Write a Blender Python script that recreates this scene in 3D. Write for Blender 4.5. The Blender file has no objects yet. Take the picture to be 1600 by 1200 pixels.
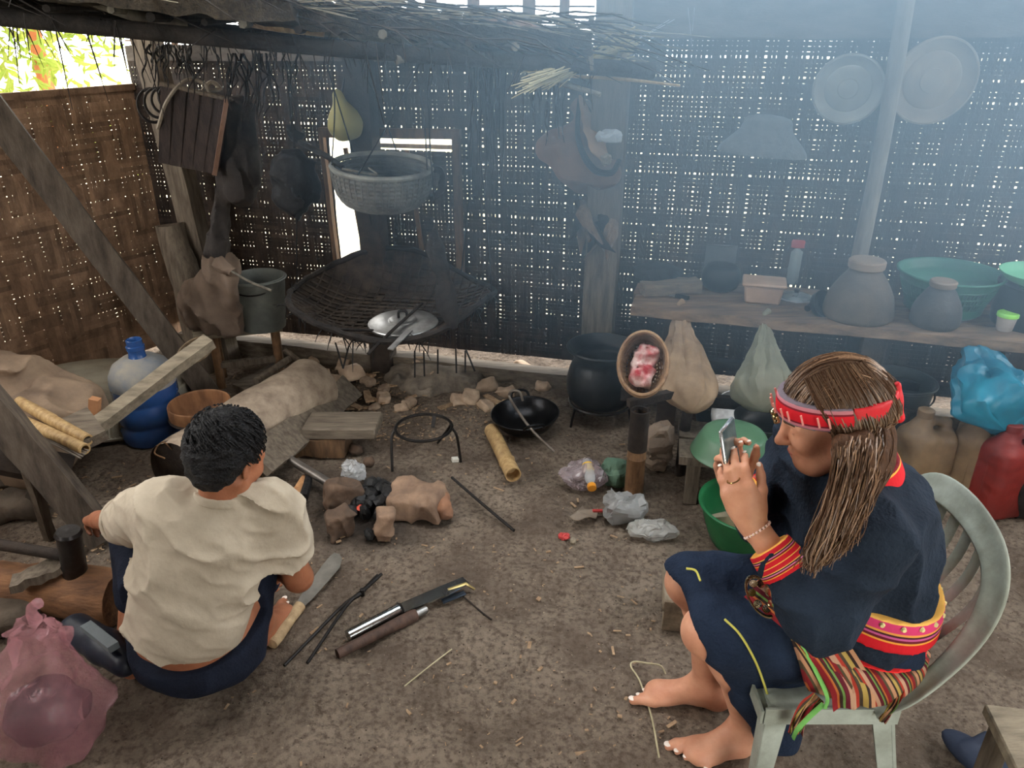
import bpy, bmesh, math, random
import numpy as np
from mathutils import Vector, Matrix, Euler
C = bpy.context.scene
COL = C.collection
# ---------------------------------------------------------------- camera, sky, lights, exposure
F_PX, PITCH, CAM_H = 1200.0, math.radians(25.6), 1.75
cam_d = bpy.data.cameras.new('camera'); cam = bpy.data.objects.new('camera', cam_d); COL.objects.link(cam)
cam_d.sensor_width = 36.0; cam_d.lens = 36.0 * F_PX / 1600; cam_d.clip_start = .02
cam.location = (0, 0, CAM_H); cam.rotation_euler = (math.pi/2 - PITCH, 0, 0)
C.camera = cam
C.view_settings.view_transform = 'Standard'; C.view_settings.look = 'None'
C.view_settings.exposure = -0.3; C.view_settings.gamma = 1.0; C.view_settings.use_curve_mapping = False
w = bpy.data.worlds.new('overcast_sky'); C.world = w; w.use_nodes = True
bg = w.node_tree.nodes['Background']; bg.inputs[0].default_value = (1.0, .985, .94, 1); bg.inputs[1].default_value = 9.0
def area(name, loc, target, sx, sy, power, col):
    l = bpy.data.lights.new(name, 'AREA'); l.shape = 'RECTANGLE'; l.size = sx; l.size_y = sy; l.energy = power; l.color = col
    o = bpy.data.objects.new(name, l); COL.objects.link(o); o.location = loc
    o.rotation_euler = (Vector(target) - Vector(loc)).to_track_quat('-Z', 'Y').to_euler()
area('added_overhead_fill', (.2, 2.3, 2.56), (.2, 2.3, 0), 2.2, .9, 24, (1, .98, .95))  # added overhead lamp, set in an invented roof gap to light upward faces
area('daylight_from_side_opening', (-2.9, 1.5, 2.0), (0, 2.4, .2), 1.2, 1.0, 12, (1, .98, .95))
area('daylight_from_right_opening', (2.8, 1.9, 2.1), (0, 2.7, .2), 1.2, .9, 30, (.95, .98, 1))

# ---------------------------------------------------------------- pixel -> place on the ground / a plane
cp, sp_ = math.cos(PITCH), math.sin(PITCH)
def ray(px, py):
    u = (px - 800) / F_PX; v = (py - 600) / F_PX
    return np.array((u, cp - v*sp_, -sp_ - v*cp))
CAMP = np.array((0, 0, CAM_H))
def G(px, py, h=0.0):
    d = ray(px, py); return CAMP + d * ((h - CAM_H) / d[2])
def P(px, py, z): return CAMP + ray(px, py) * z
KN = np.array((-1.97, 4.26, 0.)); ANG = math.radians(14)
BD = np.array((math.cos(ANG), -math.sin(ANG), 0)); BN = np.array((-math.sin(ANG), -math.cos(ANG), 0))
LD = np.array((-.56, -.83, 0)); LD /= np.linalg.norm(LD); LN = np.array((-LD[1], LD[0], 0)); LN = LN if LN[0] > 0 else -LN
UP = np.array((0, 0, 1.))
def Wt(px, py, off=0.0, D=BD, N=BN):
    d = ray(px, py); o = KN + N*off; t = np.dot(o - CAMP, N) / np.dot(d, N); p = CAMP + d*t
    return np.dot(p - KN, D), p[2]
def Wp(px, py, off=0.0, D=BD, N=BN):
    t, h = Wt(px, py, off, D, N); return KN + D*t + N*off + UP*h

# ---------------------------------------------------------------- materials
def s2l(c):
    return tuple(((x/255)/12.92 if x/255 <= .04045 else ((x/255+.055)/1.055)**2.4) for x in c[:3]) + (1,)
MATS = {}
def mat(name, c1, c2=None, scale=6, rough=.8, bump=.25, bscale=45, metal=0.0, stretch=(1,1,1), spec=.3, var=0.0, trans=0.0, alpha=1.0, coat=0.0, sss=0.0, contrast=.5):
    if name in MATS: return MATS[name]
    m = bpy.data.materials.new(name); m.use_nodes = True; MATS[name] = m
    nt = m.node_tree; N = nt.nodes; L = nt.links; b = N['Principled BSDF']
    b.inputs['Roughness'].default_value = rough; b.inputs['Metallic'].default_value = metal
    b.inputs['Specular IOR Level'].default_value = spec
    if coat: b.inputs['Coat Weight'].default_value = coat; b.inputs['Coat Roughness'].default_value = .2
    if sss:
        b.inputs['Subsurface Weight'].default_value = sss; b.inputs['Subsurface Radius'].default_value = (.01, .004, .002)
    tc = N.new('ShaderNodeTexCoord'); mp = N.new('ShaderNodeMapping'); L.new(tc.outputs['Object'], mp.inputs[0])
    mp.inputs['Scale'].default_value = stretch
    src = None
    if c2 is not None:
        nz = N.new('ShaderNodeTexNoise'); nz.inputs['Scale'].default_value = scale; nz.inputs['Detail'].default_value = 7; nz.inputs['Roughness'].default_value = .62
        L.new(mp.outputs[0], nz.inputs['Vector'])
        mr = N.new('ShaderNodeMapRange'); mr.inputs[1].default_value = .5 - contrast*.35; mr.inputs[2].default_value = .5 + contrast*.35
        L.new(nz.outputs[0], mr.inputs[0])
        mx = N.new('ShaderNodeMix'); mx.data_type = 'RGBA'; L.new(mr.outputs[0], mx.inputs[0])
        mx.inputs[6].default_value = s2l(c1); mx.inputs[7].default_value = s2l(c2); src = mx.outputs[2]
    else:
        rg = N.new('ShaderNodeRGB'); rg.outputs[0].default_value = s2l(c1); src = rg.outputs[0]
    if var:
        oi = N.new('ShaderNodeObjectInfo'); hs = N.new('ShaderNodeHueSaturation'); m2 = N.new('ShaderNodeMapRange')
        m2.inputs[3].default_value = 1 - var; m2.inputs[4].default_value = 1 + var
        L.new(oi.outputs['Random'], m2.inputs[0]); L.new(m2.outputs[0], hs.inputs['Value']); L.new(src, hs.inputs['Color']); src = hs.outputs[0]
    L.new(src, b.inputs['Base Color'])
    if bump:
        n2 = N.new('ShaderNodeTexNoise'); n2.inputs['Scale'].default_value = bscale; n2.inputs['Detail'].default_value = 5
        L.new(mp.outputs[0], n2.inputs['Vector']); bp = N.new('ShaderNodeBump'); bp.inputs['Strength'].default_value = bump; bp.inputs['Distance'].default_value = .01
        L.new(n2.outputs[0], bp.inputs['Height']); L.new(bp.outputs[0], b.inputs['Normal'])
    if trans:
        tr = N.new('ShaderNodeBsdfTranslucent'); L.new(src, tr.inputs[0]); ms = N.new('ShaderNodeMixShader'); ms.inputs[0].default_value = trans
        L.new(b.outputs[0], ms.inputs[1]); L.new(tr.outputs[0], ms.inputs[2]); L.new(ms.outputs[0], N['Material Output'].inputs[0])
    if alpha < 1:
        tp = N.new('ShaderNodeBsdfTransparent'); ms2 = N.new('ShaderNodeMixShader'); ms2.inputs[0].default_value = alpha
        last = N['Material Output'].inputs[0].links[0].from_socket
        L.new(tp.outputs[0], ms2.inputs[1]); L.new(last, ms2.inputs[2]); L.new(ms2.outputs[0], N['Material Output'].inputs[0])
    return m
def stripes(name, stops, period=1.0, rough=.8, bump=.3):
    """bands along the vertex attribute 's'; stops = [(pos, colour)] within one period"""
    if name in MATS: return MATS[name]
    m = bpy.data.materials.new(name); m.use_nodes = True; MATS[name] = m
    N = m.node_tree.nodes; L = m.node_tree.links; b = N['Principled BSDF']; b.inputs['Roughness'].default_value = rough; b.inputs['Specular IOR Level'].default_value = .2
    at = N.new('ShaderNodeAttribute'); at.attribute_name = 's'
    dv = N.new('ShaderNodeMath'); dv.operation = 'DIVIDE'; dv.inputs[1].default_value = period; L.new(at.outputs['Fac'], dv.inputs[0])
    fr = N.new('ShaderNodeMath'); fr.operation = 'FRACT'; L.new(dv.outputs[0], fr.inputs[0])
    cr_ = N.new('ShaderNodeValToRGB'); cr_.color_ramp.interpolation = 'CONSTANT'; e = cr_.color_ramp.elements
    while len(e) < len(stops): e.new(.5)
    for k, (p, c) in enumerate(stops): e[k].position = p; e[k].color = s2l(c)
    L.new(fr.outputs[0], cr_.inputs[0]); L.new(cr_.outputs[0], b.inputs['Base Color'])
    tc = N.new('ShaderNodeTexCoord'); n2 = N.new('ShaderNodeTexNoise'); n2.inputs['Scale'].default_value = 120; L.new(tc.outputs['Object'], n2.inputs['Vector'])
    bp = N.new('ShaderNodeBump'); bp.inputs['Strength'].default_value = bump; bp.inputs['Distance'].default_value = .003; L.new(n2.outputs[0], bp.inputs['Height']); L.new(bp.outputs[0], b.inputs['Normal'])
    return m

# ---------------------------------------------------------------- objects
def thing(name, label, cat, loc, group=None):
    o = bpy.data.objects.new(name, None); COL.objects.link(o); o.location = tuple(loc); o.empty_display_size = .05
    o['label'] = label; o['category'] = cat
    if group: o['group'] = group
    return o
def part(name, geo, m, parent=None, smooth=True, attr=None, label=None, bevel=0.0, kind=None):
    V, Fs = geo; V = np.asarray(V, float)
    base = np.zeros(3)
    q = parent
    while q is not None: base = base + np.array(q.location); q = q.parent
    me = bpy.data.meshes.new(name); me.from_pydata((V - base).tolist(), [], [list(map(int, f)) for f in Fs] if not isinstance(Fs, np.ndarray) else Fs.tolist())
    if bevel:
        bm = bmesh.new(); bm.from_mesh(me)
        bmesh.ops.bevel(bm, geom=[e for e in bm.edges if e.is_manifold and e.calc_face_angle(0) > .6], offset=bevel, segments=1, affect='EDGES')
        bm.to_mesh(me); bm.free()
    if smooth:
        me.polygons.foreach_set('use_smooth', [True]*len(me.polygons))
        if smooth != 'all': me.set_sharp_from_angle(angle=math.radians(42))
    if attr is not None:
        a = me.attributes.new('s', 'FLOAT', 'POINT'); a.data.foreach_set('value', np.asarray(attr, np.float32))
    me.materials.append(m); me.update()
    o = bpy.data.objects.new(name, me); COL.objects.link(o)
    if parent is not None: o.parent = parent
    if label: o['label'] = label
    if kind: o['kind'] = kind
    return o
def solo(name, label, cat, geo, m, loc, group=None, **k):
    """a thing that is one mesh, with its origin at its base"""
    V, Fs = geo; o = part(name, (np.asarray(V) - np.asarray(loc), Fs), m, None, **k); o.location = tuple(loc)
    o['label'] = label; o['category'] = cat
    if group: o['group'] = group
    return o
def copy_tree(o, loc, label=None, rotz=0.0):
    c = o.copy(); COL.objects.link(c); c.location = tuple(loc); c.rotation_euler = (0, 0, rotz)
    if label: c['label'] = label
    for ch in list(o.children):
        d = ch.copy(); COL.objects.link(d); d.parent = c
        for g in list(ch.children):
            e = g.copy(); COL.objects.link(e); e.parent = d
    return c
# ---------------------------------------------------------------- geometry
def join(*gs):
    Vs, Fs, n = [], [], 0
    for V, Fc in gs:
        V = np.asarray(V, float); Vs.append(V); Fs += [[int(i)+n for i in f] for f in Fc]; n += len(V)
    return np.concatenate(Vs), Fs
def nrm(v): v = np.asarray(v, float); return v / (np.linalg.norm(v) + 1e-12)
def frame(d, hint=(0, 0, 1)):
    d = nrm(d); h = np.asarray(hint, float)
    if abs(np.dot(d, nrm(h))) > .97: h = np.array((1., 0, 0))
    x = nrm(np.cross(h, d)); return x, np.cross(d, x), d
def RZ(a): return np.array(Matrix.Rotation(a, 3, 'Z'))
def RE(x, y, z): return np.array(Euler((math.radians(x), math.radians(y), math.radians(z))).to_matrix())
def box(c, size, R=None):
    s = np.asarray(size, float)/2
    V = np.array([(x, y, z) for x in (-1, 1) for y in (-1, 1) for z in (-1, 1)], float)*s
    if R is not None: V = V @ np.asarray(R).T
    return V + np.asarray(c), [(0,1,3,2),(4,6,7,5),(0,4,5,1),(2,3,7,6),(0,2,6,4),(1,5,7,3)]
def plank(a, b, wd, th, hint=(0, 0, 1), seg=1, wob=0.0, taper=1.0):
    a = np.asarray(a, float); b = np.asarray(b, float); x, y, d = frame(b-a, hint); V = []; rs = np.random.RandomState(int(abs(a[0]*977+b[1]*313)*10) % 9999)
    for i in range(seg+1):
        t = i/seg; p = a + (b-a)*t; j = rs.uniform(-1, 1, 4)*wob; k = 1 + (taper-1)*t
        for sx, sy in ((-1,-1),(1,-1),(1,1),(-1,1)): V.append(p + x*(sx*wd/2*k + j[0]) + y*(sy*th/2*k + j[1]))
    Fs = [(0,3,2,1)]
    for i in range(seg):
        for k in range(4): Fs.append((i*4+k, i*4+(k+1) % 4, i*4+4+(k+1) % 4, i*4+4+k))
    n = seg*4; Fs.append((n, n+1, n+2, n+3))
    return np.array(V), Fs
def cr(pts, n=6):
    pts = [np.asarray(p, float) for p in pts]
    if len(pts) < 3: return [pts[0] + (pts[-1]-pts[0])*i/n for i in range(n+1)]
    q = [2*pts[0]-pts[1]] + pts + [2*pts[-1]-pts[-2]]; out = []
    for i in range(1, len(q)-2):
        for k in range(n):
            t = k/n; p0, p1, p2, p3 = q[i-1:i+3]
            out.append(.5*((2*p1)+(-p0+p2)*t+(2*p0-5*p1+4*p2-p3)*t*t+(-p0+3*p1-3*p2+p3)*t**3))
    out.append(pts[-1]); return out
def tube(pts, r, n=8, cap=True, sq=1.0):
    pts = np.array([np.asarray(p, float) for p in pts]); m = len(pts)
    rr = np.full(m, r, float) if np.isscalar(r) else np.interp(np.linspace(0, 1, m), np.linspace(0, 1, len(r)), r)
    tg = np.gradient(pts, axis=0); x, y, _ = frame(tg[0]); V = []
    for i in range(m):
        d = nrm(tg[i]); x = nrm(x - d*np.dot(x, d)); y = np.cross(d, x)
        for k in range(n):
            a = 2*math.pi*k/n; V.append(pts[i] + x*math.cos(a)*rr[i] + y*math.sin(a)*rr[i]*sq)
    Fs = []
    for i in range(m-1):
        for k in range(n): Fs.append((i*n+k, i*n+(k+1) % n, (i+1)*n+(k+1) % n, (i+1)*n+k))
    if cap: Fs.append(tuple(range(n-1, -1, -1))); Fs.append(tuple((m-1)*n+k for k in range(n)))
    return np.array(V), Fs
def lathe(prof, c=(0, 0, 0), R=None, n=32, sx=1.0, sy=1.0, wob=0.0, seed=0):
    """prof: (r, z) from bottom outside over the rim to the inside; revolved about z"""
    prof = np.array(prof, float); V = []; rs = np.random.RandomState(seed); ph = rs.uniform(0, 6.28, 4)
    for r, z in prof:
        for k in range(n):
            a = 2*math.pi*k/n; q = r*(1 + wob*(math.sin(2*a+ph[0]) + .6*math.sin(3*a+ph[1]+z*9)))
            V.append((q*math.cos(a)*sx, q*math.sin(a)*sy, z + wob*.6*r*math.sin(2*a+ph[2])))
    V = np.array(V); Fs = []
    for i in range(len(prof)-1):
        for k in range(n): Fs.append((i*n+k, i*n+(k+1) % n, (i+1)*n+(k+1) % n, (i+1)*n+k))
    if prof[0][0] > 1e-4: Fs.append(tuple(range(n-1, -1, -1)))
    if prof[-1][0] > 1e-4: m = len(prof)-1; Fs.append(tuple(m*n+k for k in range(n)))
    if R is not None: V = V @ np.asarray(R).T
    return V + np.asarray(c), Fs
def spline2(prof, n=5): return [tuple(p) for p in cr([(p[0], p[1], 0) for p in prof], n)]
def lath(prof, *a, m=4, **k): return lathe([(max(p[0], 0), p[1]) for p in spline2(prof, m)], *a, **k)
def ring(c, r, t, R=None, n=28, m=6, sx=1, sy=1, t2=None):
    V = []; t2 = t2 or t
    for i in range(n):
        a = 2*math.pi*i/n
        for j in range(m):
            b = 2*math.pi*j/m; q = r + t*math.cos(b); V.append((q*math.cos(a)*sx, q*math.sin(a)*sy, t2*math.sin(b)))
    V = np.array(V); V = V @ np.asarray(R).T if R is not None else V
    return V + np.asarray(c), [(i*m+j, ((i+1) % n)*m+j, ((i+1) % n)*m+(j+1) % m, i*m+(j+1) % m) for i in range(n) for j in range(m)]
def vnoise(X, Y, Z, s, seed=0):
    x, y, z = X*s, Y*s, Z*s; xi, yi, zi = np.floor(x).astype(np.int64), np.floor(y).astype(np.int64), np.floor(z).astype(np.int64)
    fx, fy, fz = x-xi, y-yi, z-zi; fx = fx*fx*(3-2*fx); fy = fy*fy*(3-2*fy); fz = fz*fz*(3-2*fz)
    def hh(a, b, c):
        h = (a*73856093) ^ (b*19349663) ^ (c*83492791) ^ (seed*2654435761 + 1013); h = (h ^ (h >> 13)) * 1274126177; h = h ^ (h >> 16)
        return (h & 0xffff)/65535.0
    r = 0
    for a in (0, 1):
        for b in (0, 1):
            for c in (0, 1):
                r = r + hh(xi+a, yi+b, zi+c)*np.where(a, fx, 1-fx)*np.where(b, fy, 1-fy)*np.where(c, fz, 1-fz)
    return r*2-1
def jit(geo, amp, s=12, seed=0, oct=2):
    V, Fs = geo; V = np.array(V, float); W = V.copy()
    for k in range(3):
        for o in range(oct): W[:, k] += amp/(1.7**o)*vnoise(V[:, 0]+.37*k, V[:, 1], V[:, 2], s*2.1**o, seed+11*k+o)
    return W, Fs
# ---- signed-distance bodies meshed with surface nets: one continuous skin
def cap(a, b, ra, rb=None, k=.02, sub=False): return ('c', np.asarray(a, float), np.asarray(b, float), ra, ra if rb is None else rb, k, sub)
def ell(c, r, R=None, k=.02, sub=False): return ('e', np.asarray(c, float), np.asarray(r, float), np.eye(3) if R is None else np.asarray(R), None, k, sub)
def bx(c, hs, R=None, rnd=.01, k=.02, sub=False): return ('b', np.asarray(c, float), np.asarray(hs, float), np.eye(3) if R is None else np.asarray(R), rnd, k, sub)
def pdist(p, X, Y, Z):
    if p[0] == 'c':
        a, b, ra, rb = p[1:5]; ab = b-a; L2 = max(np.dot(ab, ab), 1e-9)
        t = np.clip(((X-a[0])*ab[0]+(Y-a[1])*ab[1]+(Z-a[2])*ab[2])/L2, 0, 1)
        return np.sqrt((X-a[0]-t*ab[0])**2+(Y-a[1]-t*ab[1])**2+(Z-a[2]-t*ab[2])**2) - (ra+(rb-ra)*t)
    c, r, R = p[1], p[2], p[3]; q = [(X-c[0])*R[0][i]+(Y-c[1])*R[1][i]+(Z-c[2])*R[2][i] for i in range(3)]
    if p[0] == 'e':
        k0 = np.sqrt(sum((q[i]/r[i])**2 for i in range(3))); k1 = np.sqrt(sum((q[i]/r[i]**2)**2 for i in range(3)))
        return k0*(k0-1)/np.maximum(k1, 1e-6)
    rn = p[4]; d = [np.abs(q[i])-(r[i]-rn) for i in range(3)]
    return np.sqrt(sum(np.maximum(x, 0)**2 for x in d)) + np.minimum(np.maximum(d[0], np.maximum(d[1], d[2])), 0) - rn
def pbb(p, m):
    if p[0] == 'c':
        rr = max(p[3], p[4]); lo = np.minimum(p[1], p[2])-rr; hi = np.maximum(p[1], p[2])+rr
    else:
        e = np.sqrt(((p[3]*p[2][None, :])**2).sum(1)) if p[0] == 'e' else np.abs(p[3]) @ p[2]; lo = p[1]-e; hi = p[1]+e
    return lo-m, hi+m
def field(prims, h, pad=.02):
    pos = [p for p in prims if not p[-1]]
    lo = np.min([pbb(p, 0)[0] for p in pos], 0)-pad-2*h; hi = np.max([pbb(p, 0)[1] for p in pos], 0)+pad+2*h
    n = np.ceil((hi-lo)/h).astype(int)+1; ax = [lo[i]+h*np.arange(n[i]) for i in range(3)]
    D = np.full(n, .12, np.float32)
    for p in prims:
        k = p[5]; a, b = pbb(p, k+3*h+.012); i0 = np.clip(np.floor((a-lo)/h).astype(int), 0, n); i1 = np.clip(np.ceil((b-lo)/h).astype(int)+1, 0, n)
        if (i1 <= i0).any(): continue
        sl = tuple(slice(i0[i], i1[i]) for i in range(3))
        X, Y, Z = ax[0][sl[0]][:, None, None], ax[1][sl[1]][None, :, None], ax[2][sl[2]][None, None, :]
        d = pdist(p, X, Y, Z); o = D[sl]
        if p[-1]: o2 = -o; hh = np.maximum(k-np.abs(o2-d), 0)/k; D[sl] = -(np.minimum(o2, d)-hh*hh*k*.25)
        else: hh = np.maximum(k-np.abs(o-d), 0)/k; D[sl] = np.minimum(o, d)-hh*hh*k*.25
    return D, lo, ax
def nets(D, lo, h):
    D = D.astype(np.float32); S = D < 0; nx, ny, nz = D.shape
    offs = [(i, j, k) for i in (0, 1) for j in (0, 1) for k in (0, 1)]
    cnt = sum(S[i:nx-1+i, j:ny-1+j, k:nz-1+k].astype(np.int8) for i, j, k in offs)
    cells = np.argwhere((cnt > 0) & (cnt < 8)); idx = np.full((nx-1, ny-1, nz-1), -1, np.int64); idx[tuple(cells.T)] = np.arange(len(cells))
    acc = np.zeros((len(cells), 3)); num = np.zeros(len(cells))
    for o in offs:
        for axx in range(3):
            if o[axx]: continue
            e = list(o); e[axx] = 1; a = cells+np.array(o); b = cells+np.array(e)
            da = D[tuple(a.T)]; db = D[tuple(b.T)]; msk = (da < 0) != (db < 0); t = np.where(msk, da/np.where(msk, da-db, 1), 0)
            p = np.array(o, float)[None].repeat(len(cells), 0); p[:, axx] = t; acc[msk] += p[msk]; num[msk] += 1
    V = (cells + acc/np.maximum(num, 1)[:, None])*h + lo; Fs = []
    for axx in range(3):
        sl0 = [slice(1, -1)]*3; sl1 = [slice(1, -1)]*3; sl0[axx] = slice(0, -1); sl1[axx] = slice(1, None)
        a = S[tuple(sl0)]; b = S[tuple(sl1)]; e = np.argwhere(a != b); base = e+1; base[:, axx] -= 1
        u, v = (axx+1) % 3, (axx+2) % 3; q = []
        for du, dv in ((0, 0), (1, 0), (1, 1), (0, 1)):
            c = base.copy(); c[:, u] -= du; c[:, v] -= dv; q.append(idx[tuple(c.T)])
        q = np.stack(q, 1); fl = ~a[tuple(e.T)]; q[fl] = q[fl][:, ::-1]; Fs.append(q)
    Fs = np.concatenate(Fs); return V, Fs[(Fs >= 0).all(1)]
def smooth_mesh(geo, it=1, lam=.5):
    V, Fs = geo
    for _ in range(it):
        A = np.zeros_like(V); n = np.zeros(len(V))
        for k in range(4):
            a, b = Fs[:, k], Fs[:, (k+1) % 4]; np.add.at(A, a, V[b]); np.add.at(n, a, 1); np.add.at(A, b, V[a]); np.add.at(n, b, 1)
        V = V+lam*(A/np.maximum(n, 1)[:, None]-V)
    return V, Fs
def body(prims, h=.006, post=None, sm=1, pad=.02):
    D, lo, ax = field(prims, h, pad)
    if post: D = post(D, ax[0][:, None, None], ax[1][None, :, None], ax[2][None, None, :])
    D[0] = D[-1] = .1; D[:, 0] = D[:, -1] = .1; D[:, :, 0] = D[:, :, -1] = .1
    return smooth_mesh(nets(D, lo, h), sm)
def slab(c, nv, hw, off):
    c = np.asarray(c); nv = nrm(nv)
    return lambda D, X, Y, Z: np.maximum(D-off, np.abs((X-c[0])*nv[0]+(Y-c[1])*nv[1]+(Z-c[2])*nv[2])-hw)
def cutp(*pl):
    """keep the side each plane's normal points away from"""
    def f(D, X, Y, Z):
        for c, nv in pl: nv = nrm(nv); D = np.maximum(D, (X-c[0])*nv[0]+(Y-c[1])*nv[1]+(Z-c[2])*nv[2])
        return D
    return f
def wrinkle(f, amp, scale, seed, stretch=(1, 1, 1)):
    def g(D, X, Y, Z):
        near = np.abs(D) < .03; X2, Y2, Z2 = np.broadcast_arrays(X, Y, Z); n = np.zeros_like(D); w_ = vnoise(X2[near]*stretch[0], Y2[near]*stretch[1], Z2[near]*stretch[2], scale, seed); w2 = vnoise(X2[near]*stretch[0]+3, Y2[near]*stretch[1], Z2[near]*stretch[2], scale*2.1, seed+1)
        n[near] = amp*((1-np.abs(w_))**2*1.4-.7+.4*w2); D = D-n
        return f(D, X, Y, Z) if f else D
    return g
# ================================================================ STRUCTURE
def struct(name, geo, m, parent=None, **k):
    o = part(name, geo, m, parent, **k)
    if parent is None: o['kind'] = 'structure'
    return o
WOODG = mat('grey_weathered_wood', (128,116,102), (84,74,64), 5, .85, .35, 30, stretch=(9,9,1.2))
WOODX = mat('grey_weathered_wood_lengthwise', (132,120,105), (86,76,66), 5, .85, .35, 30, stretch=(1.2,9,9))
WOODB = mat('brown_wood', (120,92,66), (74,56,42), 5, .8, .3, 30, stretch=(7,7,1.4))
WOODP = mat('pale_plank', (158,146,126), (112,102,88), 6, .85, .25, 40, stretch=(1.5,6,6))
WOODD = mat('sooty_wood', (62,52,45), (34,29,27), 5, .8, .35, 30, stretch=(3,3,3))
SOOT = mat('soot_black', (30,28,28), (14,13,14), 9, .7, .4, 40)
SOOTY = mat('sooty_fibre', (50,45,42), (22,20,21), 14, .9, .5, 60)
BAMB = mat('bamboo_tan', (196,166,118), (150,118,78), 7, .5, .15, 30, stretch=(8,8,1))
BAMBD = mat('bamboo_old', (138,104,74), (92,68,50), 7, .6, .2, 30, stretch=(6,6,2))
STONE = mat('grey_brown_stone', (150,130,112), (96,82,72), 7, .9, .6, 30)
IRON = mat('dark_iron', (52,50,50), (36,32,30), 20, .45, .2, 60, metal=.7)
ALU = mat('worn_aluminium', (190,190,190), (140,138,135), 14, .38, .1, 60, metal=.9)
POT = mat('black_pot', (34,36,38), (20,21,23), 12, .45, .2, 30, metal=.3, spec=.5)
CLAY = mat('smoked_clay', (104,94,84), (70,64,60), 6, .75, .3, 40)
LWALL = mat('woven_bamboo_brown', (172,140,114), (118,94,76), 9, .7, .35, 60, stretch=(2,2,1), var=.28)
BWALL = mat('woven_bamboo_smoked', (66,53,45), (38,32,29), 9, .75, .35, 60, stretch=(2,2,1), var=.3)
DIRT = bpy.data.materials.new('trodden_earth'); DIRT.use_nodes = True
def _dirt():
    N = DIRT.node_tree.nodes; L = DIRT.node_tree.links; b = N['Principled BSDF']; b.inputs['Roughness'].default_value = .92; b.inputs['Specular IOR Level'].default_value = .15
    tc = N.new('ShaderNodeTexCoord'); f = None
    def nz(s, d=8, r=.65):
        n = N.new('ShaderNodeTexNoise'); n.inputs['Scale'].default_value = s; n.inputs['Detail'].default_value = d; n.inputs['Roughness'].default_value = r
        L.new(tc.outputs['Object'], n.inputs['Vector']); return n.outputs[0]
    def ramp(src, a, b_):
        m = N.new('ShaderNodeMapRange'); m.inputs[1].default_value = a; m.inputs[2].default_value = b_; L.new(src, m.inputs[0]); return m.outputs[0]
    def mix(fac, a, b_):
        m = N.new('ShaderNodeMix'); m.data_type = 'RGBA'; L.new(fac, m.inputs[0])
        for s, v in ((6, a), (7, b_)):
            if isinstance(v, tuple): m.inputs[s].default_value = s2l(v)
            else: L.new(v, m.inputs[s])
        return m.outputs[2]
    c = mix(ramp(nz(3.2), .38, .62), (140,126,112), (104,91,80))
    c = mix(ramp(nz(52), .44, .66), c, (86,74,64))
    c = mix(ramp(nz(90, 3), .66, .76), c, (176,160,138))
    v = N.new('ShaderNodeTexVoronoi'); v.inputs['Scale'].default_value = 38; L.new(tc.outputs['Object'], v.inputs['Vector'])
    c = mix(ramp(v.outputs['Distance'], .13, .06), c, (60,50,42))
    # ash and soot trodden in around the hearth
    ds = N.new('ShaderNodeVectorMath'); ds.operation = 'DISTANCE'; L.new(tc.outputs['Object'], ds.inputs[0]); ds.inputs[1].default_value = tuple(G(575, 790))
    ad = N.new('ShaderNodeMath'); ad.operation = 'MULTIPLY_ADD'; L.new(nz(9), ad.inputs[0]); ad.inputs[1].default_value = .35; L.new(ds.outputs['Value'], ad.inputs[2])
    c = mix(ramp(ad.outputs[0], .56, .28), c, (62,56,52))
    L.new(c, b.inputs['Base Color'])
    bp = N.new('ShaderNodeBump'); bp.inputs['Strength'].default_value = 1.0; bp.inputs['Distance'].default_value = .02; L.new(nz(34, 6), bp.inputs['Height'])
    b2 = N.new('ShaderNodeBump'); b2.inputs['Strength'].default_value = .35; b2.inputs['Distance'].default_value = .004; L.new(nz(150, 3), b2.inputs['Height']); L.new(bp.outputs[0], b2.inputs['Normal'])
    L.new(b2.outputs[0], b.inputs['Normal'])
_dirt()
def fh(x, y):
    x = np.asarray(x, float); y = np.asarray(y, float); z = x*0
    return .012*vnoise(x, y, z, 2.1, 3) + .012*vnoise(x, y, z, 6, 4) + .009*vnoise(x, y, z, 15, 5) + .005*vnoise(x, y, z, 37, 6) - .006
nx, ny = 400, 360
xs, ys = np.meshgrid(np.linspace(-3.0, 3.0, nx), np.linspace(-.4, 4.6, ny), indexing='ij')
rgh = np.clip(1.2-np.hypot(xs-.2, ys-1.4)/2.2, .35, 1)
zs = np.minimum(fh(xs, ys) + rgh*.006*np.abs(vnoise(xs, ys, xs*0, 26, 8)), .006)
ii = np.arange(nx*ny).reshape(nx, ny)
struct('floor', (np.stack([xs.ravel(), ys.ravel(), zs.ravel()], 1), np.stack([ii[:-1, :-1], ii[1:, :-1], ii[1:, 1:], ii[:-1, 1:]], -1).reshape(-1, 4)), DIRT, smooth='all')
struct('ground', (np.array([(-30, -30, -.06), (30, -30, -.06), (30, 40, -.06), (-30, 40, -.06)], float), [(0, 1, 2, 3)]), mat('pale_dry_yard', (236,226,200), (206,202,160), .8, .95, 0))
struct('ceiling', join(box((0, .625, 2.62), (6.6, 2.45, .1)), box((0, 4.025, 2.62), (6.6, 2.55, .1)), box((-2.1, 2.3, 2.62), (2.4, .9, .1)), box((2.3, 2.3, 2.62), (2.0, .9, .1))), mat('old_thatch', (110,92,70), (70,58,46), 20, .95, .6, 50))  # thatch roof; the gap between the slabs is invented for the overhead lamp

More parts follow.
